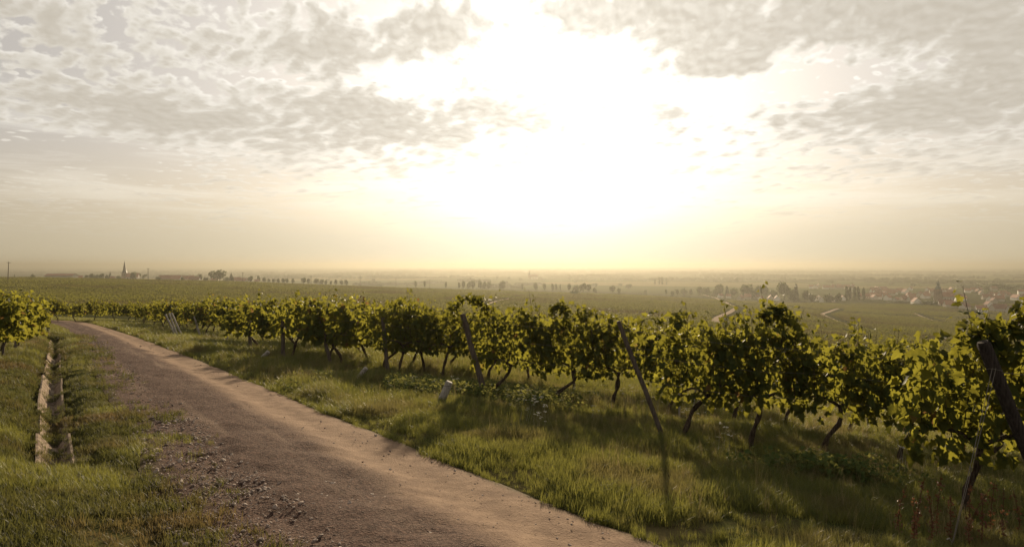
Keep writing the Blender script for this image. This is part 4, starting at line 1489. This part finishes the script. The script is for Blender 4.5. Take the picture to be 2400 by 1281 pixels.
for i, (px, top, base) in enumerate([(620, 649, 659), (630, 652, 659), (641, 653, 660), (652, 652, 660), (663, 651, 660), (673, 652, 660), (686, 652, 660), (711, 650, 661), (723, 651, 662), (742, 651, 662), (753, 654, 662), (764, 655, 663), (776, 657, 663), (787, 654, 664), (800, 655, 663), (812, 655, 664), (974, 656, 662), (995, 657, 662), (1045, 659, 666), (1076, 660, 667), (1086, 657, 667), (1098, 659, 668), (1108, 656, 668), (1125, 656, 668), (1136, 658, 668), (1145, 658, 668), (1174, 659, 668), (1180, 657, 668), (1224, 663, 669), (1255, 660, 669), (1277, 663, 670), (1295, 663, 671), (1303, 664, 671), (1313, 665, 671)]):
    tree(px, top, base, 900 + (px - 600) * .15, 'round', 'small round roadside tree, %s from the left in the line along the crest' % nth(i), 'line of small roadside trees', 1.05)
for t in [
    (1334, 663, 671, 900, 'round', 1.3, 'first tree of the dark clump on the middle crest'), (1350, 664, 672, 900, 'bush', 1.5, 'low tree left of the tallest clump on the middle crest'),
    (1366, 662, 679, 870, 'round', 1.0, 'tallest tree in the dark clump on the middle crest'), (1379, 665, 679, 860, 'round', 1.0, 'second tall tree in the dark clump on the middle crest'),
    (1393, 671, 680, 860, 'bush', 1.0, 'low bush ending the dark clump on the middle crest'), (1436, 667, 681, 880, 'round', 1.2, 'round tree heading the separate pair right of the clump'),
    (1452, 673, 681, 880, 'bush', 1.2, 'sloping bush of the separate pair right of the clump'), (1346, 677, 692, 640, 'bush', 1.2, 'solitary dark bush standing in the middle vineyard'),
    (1085, 690, 706, 420, 'bush', 1.3, 'broad dark bush just behind the arching vine shoots'), (1561, 677, 683, 900, 'round', 1.3, 'first of three small trees by the field edge'),
    (1576, 679, 684, 900, 'bush', 1.4, 'middle of three small trees by the field edge'), (1588, 677, 684, 900, 'round', 1.4, 'last of three small trees by the field edge'),
    (1512, 677, 682, 1000, 'bush', 1.5, 'tiny bush on the field edge left of three small trees'), (1727, 650, 656, 1700, 'round', 1.0, 'lone little tree on the far pale field')]:
    tree(t[0], t[1], t[2], t[3], t[4], t[6], 'trees on the middle slopes', t[5])
for i, (px, top, base, d) in enumerate([(1535, 651, 664, 1600), (1545, 649, 664, 1600), (1552, 648, 664, 1600), (1562, 651, 664, 1600)]):
    tree(px, top, base, d, 'poplar', 'slim faraway poplar in the haze, %s from the left' % nth(i), 'faraway poplars', 1.2)
for i, (px, top, base) in enumerate([(1985, 671, 696), (1992, 672, 696), (2003, 672, 697), (2012, 672, 697), (2024, 674, 697)]):
    tree(px, top, base, 900, 'poplar', ['leftmost poplar of the village', 'second poplar of the village', 'middle poplar of the village', 'fourth poplar of the village', 'rightmost poplar of the village'][i], 'row of five village poplars', 1.1)
VT = [(1603, 673, 684, 'bush', 1.2), (1619, 676, 686, 'round', 1.1), (1640, 670, 686, 'round', 1.2), (1658, 672, 688, 'round', 1.1), (1676, 676, 688, 'bush', 1.3), (1685, 665, 686, 'round', 1.0), (1704, 669, 688, 'conifer', 1.0),
      (1720, 673, 690, 'round', 1.1), (1745, 665, 690, 'round', 1.1), (1762, 671, 690, 'bush', 1.2), (1778, 669, 690, 'round', 1.1), (1793, 667, 690, 'round', 1.0), (1815, 675, 693, 'bush', 1.2),
      (1839, 660, 694, 'round', .95), (1866, 664, 694, 'conifer', .8), (1855, 675, 694, 'bush', 1.1), (1888, 679, 698, 'round', 1.1), (1902, 684, 699, 'bush', 1.1), (1940, 685, 700, 'bush', 1.3), (1964, 686, 702, 'round', 1.1),
      (2060, 690, 712, 'bush', 1.0), (2097, 685, 700, 'conifer', .9), (2117, 682, 700, 'round', 1.1), (2128, 690, 706, 'bush', 1.1), (2186, 703, 732, 'bush', 1.5), (2100, 703, 728, 'bush', 1.4), (2125, 706, 727, 'bush', 1.2), (2150, 710, 733, 'bush', 1.0),
      (2178, 681, 697, 'round', 1.0), (2228, 688, 702, 'bush', 1.0), (2262, 692, 706, 'round', 1.0), (2290, 684, 700, 'round', 1.1), (2318, 668, 690, 'round', 1.3), (2340, 664, 690, 'round', 1.4), (2362, 668, 692, 'round', 1.4), (2388, 676, 696, 'round', 1.2),
      (2345, 688, 703, 'bush', 1.1), (2372, 694, 712, 'round', 1.0), (2396, 690, 706, 'bush', 1.2), (2280, 720, 742, 'bush', 1.0), (2355, 712, 735, 'round', .9), (2393, 715, 738, 'bush', 1.0), (2255, 722, 738, 'bush', .9)]
vt_seen = {}
for i, (px, top, base, kind, wd) in enumerate(sorted(VT)):
    d = (640 + (745 - base) * 11 if px > 2050 else 760 + (705 - base) * 12)
    side = 'left of the poplars' if px < 1975 else ('near the church tower' if px < 2250 else 'at the right end')
    vt_seen[kind + side] = vt_seen.get(kind + side, -1) + 1
    tree(px, top, base, d, kind, {'bush': 'dark bushy garden tree of the valley village %s, %s from the left', 'round': 'round leafy tree of the valley village %s, %s from the left', 'conifer': 'pointed dark conifer of the valley village %s, %s from the left'}[kind] % (side, nth(vt_seen[kind + side])), 'trees of the valley village ' + side, wd)

# far woods: uncountable bands over the plain
def far_wood():
    r = np.random.default_rng(5); pts = []; scl = []
    for d, nb, per, wid, ht in ((1480, 12, 40, 55, 9), (1900, 22, 46, 80, 11), (2400, 26, 50, 120, 12), (3000, 28, 56, 190, 13), (3700, 30, 60, 280, 14), (4600, 30, 60, 400, 15),
                                (5800, 22, 54, 520, 15), (7300, 24, 56, 700, 16), (9200, 26, 56, 950, 18), (11500, 30, 60, 1300, 22)):
        for c in range(nb):
            u = r.uniform(-.86, .86)
            if d == 1480 and (.26 < u < .62): continue
            x0 = u * d; y0 = d * (1 + r.normal(0, .07)); w = wid * r.uniform(.4, 1.5); tilt = r.normal(0, .12)
            hh = ht * r.uniform(.6, 1.15)
            for k in range(per):
                t = r.uniform(-1, 1); x = x0 + t * w; y = y0 + t * w * tilt + r.normal(0, 14 + d * .004)
                pts.append((x, y)); sx = max(9, w * 2.6 / per) * r.uniform(.8, 1.5)
                scl.append((sx, sx, hh * r.uniform(.65, 1.15) * (1 - .25 * abs(t))))
        for k in range(30):
            x = r.uniform(-.86, .86) * d
            if d == 1480 and (.26 < x / d < .62): continue
            pts.append((x, d * (1 + r.normal(0, .09)))); q = r.uniform(6, 11); scl.append((q * 1.3, q * 1.3, q))
    P = np.array(pts); z = H(P[:, 0], P[:, 1]); n = len(P)
    src = [c for c, t in TREES['round'][:3]] + [c for c, t in TREES['bush']] * 1
    scatter('far_woodland', np.c_[P, z], np.c_[np.zeros((n, 2)), r.uniform(0, 6.28, n)], np.array(scl), r.integers(0, len(src), n), src, 'hazy woods and hedges spread over the distant plain', 'woodland')


far_wood()

# ------------------------------------------------------------------ buildings
def house_mesh(w, d, h, rh, over=.5):
    """gabled body with its roof slabs; ridge along x"""
    b = MB()
    V = [(-w / 2, -d / 2, -2), (w / 2, -d / 2, -2), (w / 2, d / 2, -2), (-w / 2, d / 2, -2), (-w / 2, -d / 2, h), (w / 2, -d / 2, h), (w / 2, d / 2, h), (-w / 2, d / 2, h), (-w / 2, 0, h + rh), (w / 2, 0, h + rh)]
    b.add(V, [(0, 1, 5, 4), (2, 3, 7, 6), (1, 2, 6, 9, 5), (3, 0, 4, 8, 7), (4, 5, 9, 8), (6, 7, 8, 9)])
    wall = b.mesh('wall', M['wall'])
    t = .22; e = over; sl = rh / (d / 2); b2 = MB()
    for s in (-1, 1):
        lo = (d / 2 + e) * s; zl = h - e * sl
        x0, x1 = -w / 2 - e, w / 2 + e
        V = [(x0, lo, zl + .04), (x1, lo, zl + .04), (x1, 0, h + rh + .04), (x0, 0, h + rh + .04)]
        V += [(a, q, c + t) for a, q, c in V]
        F = [(3, 2, 1, 0), (4, 5, 6, 7), (0, 1, 5, 4), (1, 2, 6, 5), (2, 3, 7, 6), (3, 0, 4, 7)]
        if s < 0: F = [f[::-1] for f in F]
        b2.add(V, F)
    roof = b2.mesh('roof', M['roof'])
    ch = MB().box((w * .22, -.4, h + rh * .5), (w * .22 + .7, .4, h + rh + 1.1)).mesh('chimney', M['stone'])
    win = []
    for i in range(max(2, int(w / 3.2))):
        x = -w / 2 + (i + .5) * w / max(2, int(w / 3.2))
        win.append((x, -d / 2, h * .62))
    return wall, roof, ch, win


HM = [house_mesh(*a) for a in ((11, 8, 4.4, 4.2), (14, 9, 4.2, 4.8), (9, 7.5, 5.2, 3.8), (18, 9, 4.4, 4.6), (8, 7, 4.0, 3.4), (12, 10, 3.6, 5.4))]
WIN = MB().box((-.55, -.07, -.75), (.55, .07, .75)).mesh('window', M['glass'])
SILL = MB().box((-.7, -.16, -.87), (.7, .02, -.76)).mesh('sill', M['stone'])
hcount = 0


def house(px, py_base, dist, yaw, v, label, group, windows=False, s=1.0, pale=False):
    global hcount
    x = (px - 1200) / 1600 * dist; g = float(H(x, dist)[0])
    wall, roof, ch, win = HM[v]
    root = put('house', None, loc=(x, dist, g), rot=(0, 0, yaw)); root.scale = (s, s, s)
    tag(root, label, 'house', group)
    put('wall', wall, root); r = put('roof', roof, root); put('chimney', ch, r)
    if windows:
        for (wx, wy, wz) in win:
            w = put('window', WIN, root, (wx, wy, wz)); put('sill', SILL, w)
    hcount += 1
    return root


# left village behind the crest
LV = 'houses of the village behind the crest'
lvd = 1000
for (px, d, yaw, v, s, lab) in [(186, 960, .5, 4, .9, 'pale little house at the right end of the long low building'), (265, 1010, .2, 4, .9, 'pale house roof right of the pointed tree'), (387, 1000, .1, 3, 1.0, 'long red roofed house right of the second power pole'), (400, 1040, .1, 1, 1.1, 'broad red roof behind the long one'),
                        (415, 980, -.2, 1, 1.0, 'red roofed house left of the small dark bush'), (424, 1050, .3, 5, 1.1, 'tallest peaked roof behind the small dark bush'), (438, 1000, .2, 0, 1.0, 'gabled house right of the small dark bush'), (449, 990, -.3, 2, 1.0, 'brownish house before the low spreading tree'),
                        (456, 960, .1, 3, .8, 'low long house before the round village tree'), (504, 990, .2, 0, .9, 'house roof between ragged and biggest trees'), (553, 990, .2, 1, .9, 'reddish house right of the pointed village tree'), (566, 970, -.1, 3, .8, 'pale walled house behind the third power pole'), (578, 1000, .1, 3, .8, 'long pale house right of the third power pole'), (602, 1010, .4, 4, .8, 'tiny pale house among the roadside trees')]:
    house(px, 0, d, yaw, v, lab, LV, s=s)
# long low hall
def long_hall():
    d = 930; x0, x1 = (112 - 1200) / 1600 * d, (176 - 1200) / 1600 * d; xc = (x0 + x1) / 2; w = x1 - x0
    g = float(H(xc, d)[0]); top = at(140, 641, d)[2] - g
    wall, roof, ch, win = house_mesh(w, 14, max(top - 2.6, 2.5), 2.4, .6)
    root = put('hall', None, loc=(xc, d, g)); tag(root, 'long low dull red building on the left skyline', 'building')
    put('wall', wall, root); put('roof', roof, root)
long_hall()


def church(px, base_d, py_top, tower_w, style, label, nave_side=1, tower_frac=.45):
    d = base_d; x = (px - 1200) / 1600 * d; g = float(H(x, d)[0]); h = at(px, py_top, d)[2] - g
    root = put('church', None, loc=(x, d, g), rot=(0, 0, .15)); tag(root, label, 'church')
    w = tower_w; th_ = h * tower_frac
    put_t = MB().box((-w / 2, -w / 2, -3), (w / 2, w / 2, th_))
    put_t.box((-w / 2 - .25, -w / 2 - .25, th_), (w / 2 + .25, w / 2 + .25, th_ + .5))
    tw = put_t.build('tower', M['stone'], root)
    for sx in (-1, 1): MB().box((sx * w * .2 - .4, -w / 2 - .12, th_ * .72), (sx * w * .2 + .4, -w / 2 + .1, th_ * .9)).build('belfry_opening', M['glass'], root)
    n = 8
    if style == 'spire':
        prof = [(w * .56, th_ + .5), (w * .36, th_ + (h - th_) * .22), (w * .05, h - 1.6), (.12, h - 1.5), (.06, h)]
    else:
        prof = [(w * .52, th_ + .5), (w * .50, th_ + (h - th_) * .14), (w * .38, th_ + (h - th_) * .34), (w * .26, th_ + (h - th_) * .40), (w * .26, th_ + (h - th_) * .52), (w * .34, th_ + (h - th_) * .56), (w * .20, th_ + (h - th_) * .70), (w * .07, th_ + (h - th_) * .80), (.1, th_ + (h - th_) * .84), (.08, h)]
    V = []; F = []
    for (r, z) in prof:
        V += [(r * math.cos(2 * math.pi * (k + .5) / n) * 1.05, r * math.sin(2 * math.pi * (k + .5) / n) * 1.05, z) for k in range(n)]
    for i in range(len(prof) - 1):
        for k in range(n): F.append((i * n + k, i * n + (k + 1) % n, (i + 1) * n + (k + 1) % n, (i + 1) * n + k))
    F.append(tuple((len(prof) - 1) * n + k for k in range(n)))
    MB().add(V, F).build('spire', M['slate' if style == 'spire' else 'copper'], root)
    wall, roof, ch, win = house_mesh(w * 2.6, w * 1.5, th_ * .55, w * .8, .4)
    nv = put('nave', wall, root, (nave_side * (w * .5 + w * 1.3 + .05), 0, 0)); put('roof', roof, nv)
    for i in range(4): MB().box((nave_side * (w * .9 + i * w * .6) - .5, -w * .75 - .1, th_ * .15), (nave_side * (w * .9 + i * w * .6) + .5, -w * .75 + .1, th_ * .42)).build('window', M['glass'], root)


church(292, 1020, 610, 6.4, 'spire', 'church with a tall slender spire on the left skyline', 1, .38)
church(2199, 800, 655, 6.0, 'onion', 'sandstone church tower with a stepped dome above the valley village', 1, .60)
church(1241, 2300, 632, 9.0, 'spire', 'faint distant church spire in the haze', 1, .45)

# valley village
rv = np.random.default_rng(11)
VH = []
near_list = [(2025, 711, 3, .05, True, 'long white walled house with a row of windows at the village edge'), (1991, 705, 2, 1.2, True, 'white gabled house left of the long white one'), (2046, 708, 1, .3, True, 'red roofed house right of the long white one'), (2062, 706, 2, -.6, True, 'small pale house beside the edge bushes'),
             (2073, 703, 0, 1.3, False, 'pale gable end above the edge bushes'), (2118, 720, 1, .5, True, 'large red roofed barn with a pale gable line'), (2138, 722, 0, .2, False, 'red roofed house right of the large barn'), (2148, 727, 5, 1.35, True, 'house with a wide pale blue-grey gable facing the vines'),
             (2215, 731, 1, -.3, True, 'red tiled house right of the big dark bush'), (2232, 733, 3, -.15, False, 'long low red roof in front of the tiled house'), (2246, 722, 5, 1.1, False, 'broad pale roof catching light beside a bright gable'), (2262, 736, 0, .4, False, 'dark red house at the field edge'),
             (2300, 740, 0, -.2, True, 'small pale house near the field edge'), (2318, 733, 2, 1.45, True, 'white steep gable house facing the vines'), (2330, 724, 4, 1.4, False, 'bright small gable standing among dark roofs'), (2342, 738, 3, .1, False, 'long grey roof near the field edge'), (2377, 740, 1, .2, False, 'red roofed house at the right picture edge')]
for (px, py, v, yaw, wn, lab) in near_list:
    d = 640 + (745 - py) * 9.0
    house(px, py, d, yaw, v, lab, 'houses on the vineyard side of the valley village', wn, .86)
for i in range(64):
    px = rv.uniform(2040, 2420); py = rv.uniform(688, 726)
    d = 660 + (745 - py) * 10.5 + rv.uniform(-15, 15)
    house(px, py, d, rv.choice((0.1, 1.4, -.3, .6)) + rv.uniform(-.15, .15), int(rv.integers(0, 6)), 'small red roofed house packed among the others in the valley village', 'crowded houses of the valley village', False, rv.uniform(.75, 1.0))
for i, px in enumerate((1690, 1707, 1735, 1753, 1772, 1785, 1805, 1822, 1905, 1918, 1930, 1945, 1955, 1968, 1976)):
    d = 830 + rv.uniform(0, 120)
    house(px + rv.uniform(-3, 3), 0, d, rv.uniform(-.5, 1.5), int(rv.integers(0, 6)), 'low red roofed house, %s from the left at the leafy village end' % nth(i), 'houses at the leafy end of the valley village', False, .72)
for i, px in enumerate(sorted(rv.uniform(1882, 2000, 16))):
    house(px, 0, 1330 + rv.uniform(-40, 90), rv.uniform(-.5, 1.5), int(rv.integers(0, 6)), 'tiny pale house, %s from the left in the outlying hamlet' % nth(i), 'outlying hamlet', False, .8)
print('houses', hcount, 'trees', tcount)

# ------------------------------------------------------------------ power poles
for i, (px, top, base, d) in enumerate([(18, 613, 649, 430), (347, 628, 659, 560), (569, 638, 664, 640), (729, 645, 667, 730), (844, 648, 670, 800), (928, 651, 670, 860), (1007, 655, 671, 900)]):
    x = (px - 1200) / 1600 * d; g = float(H(x, d)[0]); h = at(px, top, d)[2] - g
    lab = ['leaning power pole at the far left skyline', 'power pole right of the slender church spire', 'power pole right of the biggest village tree', 'power pole among the small roadside trees', 'thin power pole at the end of the tree line', 'bare thin pole in the middle haze', 'faintest farthest power pole of the line'][i]
    root = put('power_pole', None, loc=(x, d, g)); tag(root, lab, 'power pole', 'power poles crossing the vineyard')
    if i == 0: root.rotation_euler = (0, .05, 0)
    MB().tube([(0, 0, -1), (0, 0, h * .5), (0, 0, h)], [.24, .21, .16], 7).build('pole', M['pole'], root)
    MB().box((-1.1, -.08, h - .75), (1.1, .08, h - .55)).build('crossarm', M['pole'], root, rot=(0, 0, .3))
    for sx in (-.95, 0, .95): MB().tube([(sx, 0, h - .56), (sx, 0, h - .2)], [.09, .06], 6).build('insulator', M['stake'], root, rot=(0, 0, .3))
root = put('radio_mast', None, loc=((1833 - 1200) / 1600 * 4200, 4200, VALLEY)); tag(root, 'hair-thin distant mast on the hazy plain', 'mast')
MB().tube([(0, 0, 0), (0, 0, 30), (0, 0, 46)], [1.0, .7, .3], 6).build('mast', M['pole'], root)
print('objects', len(SC.objects))
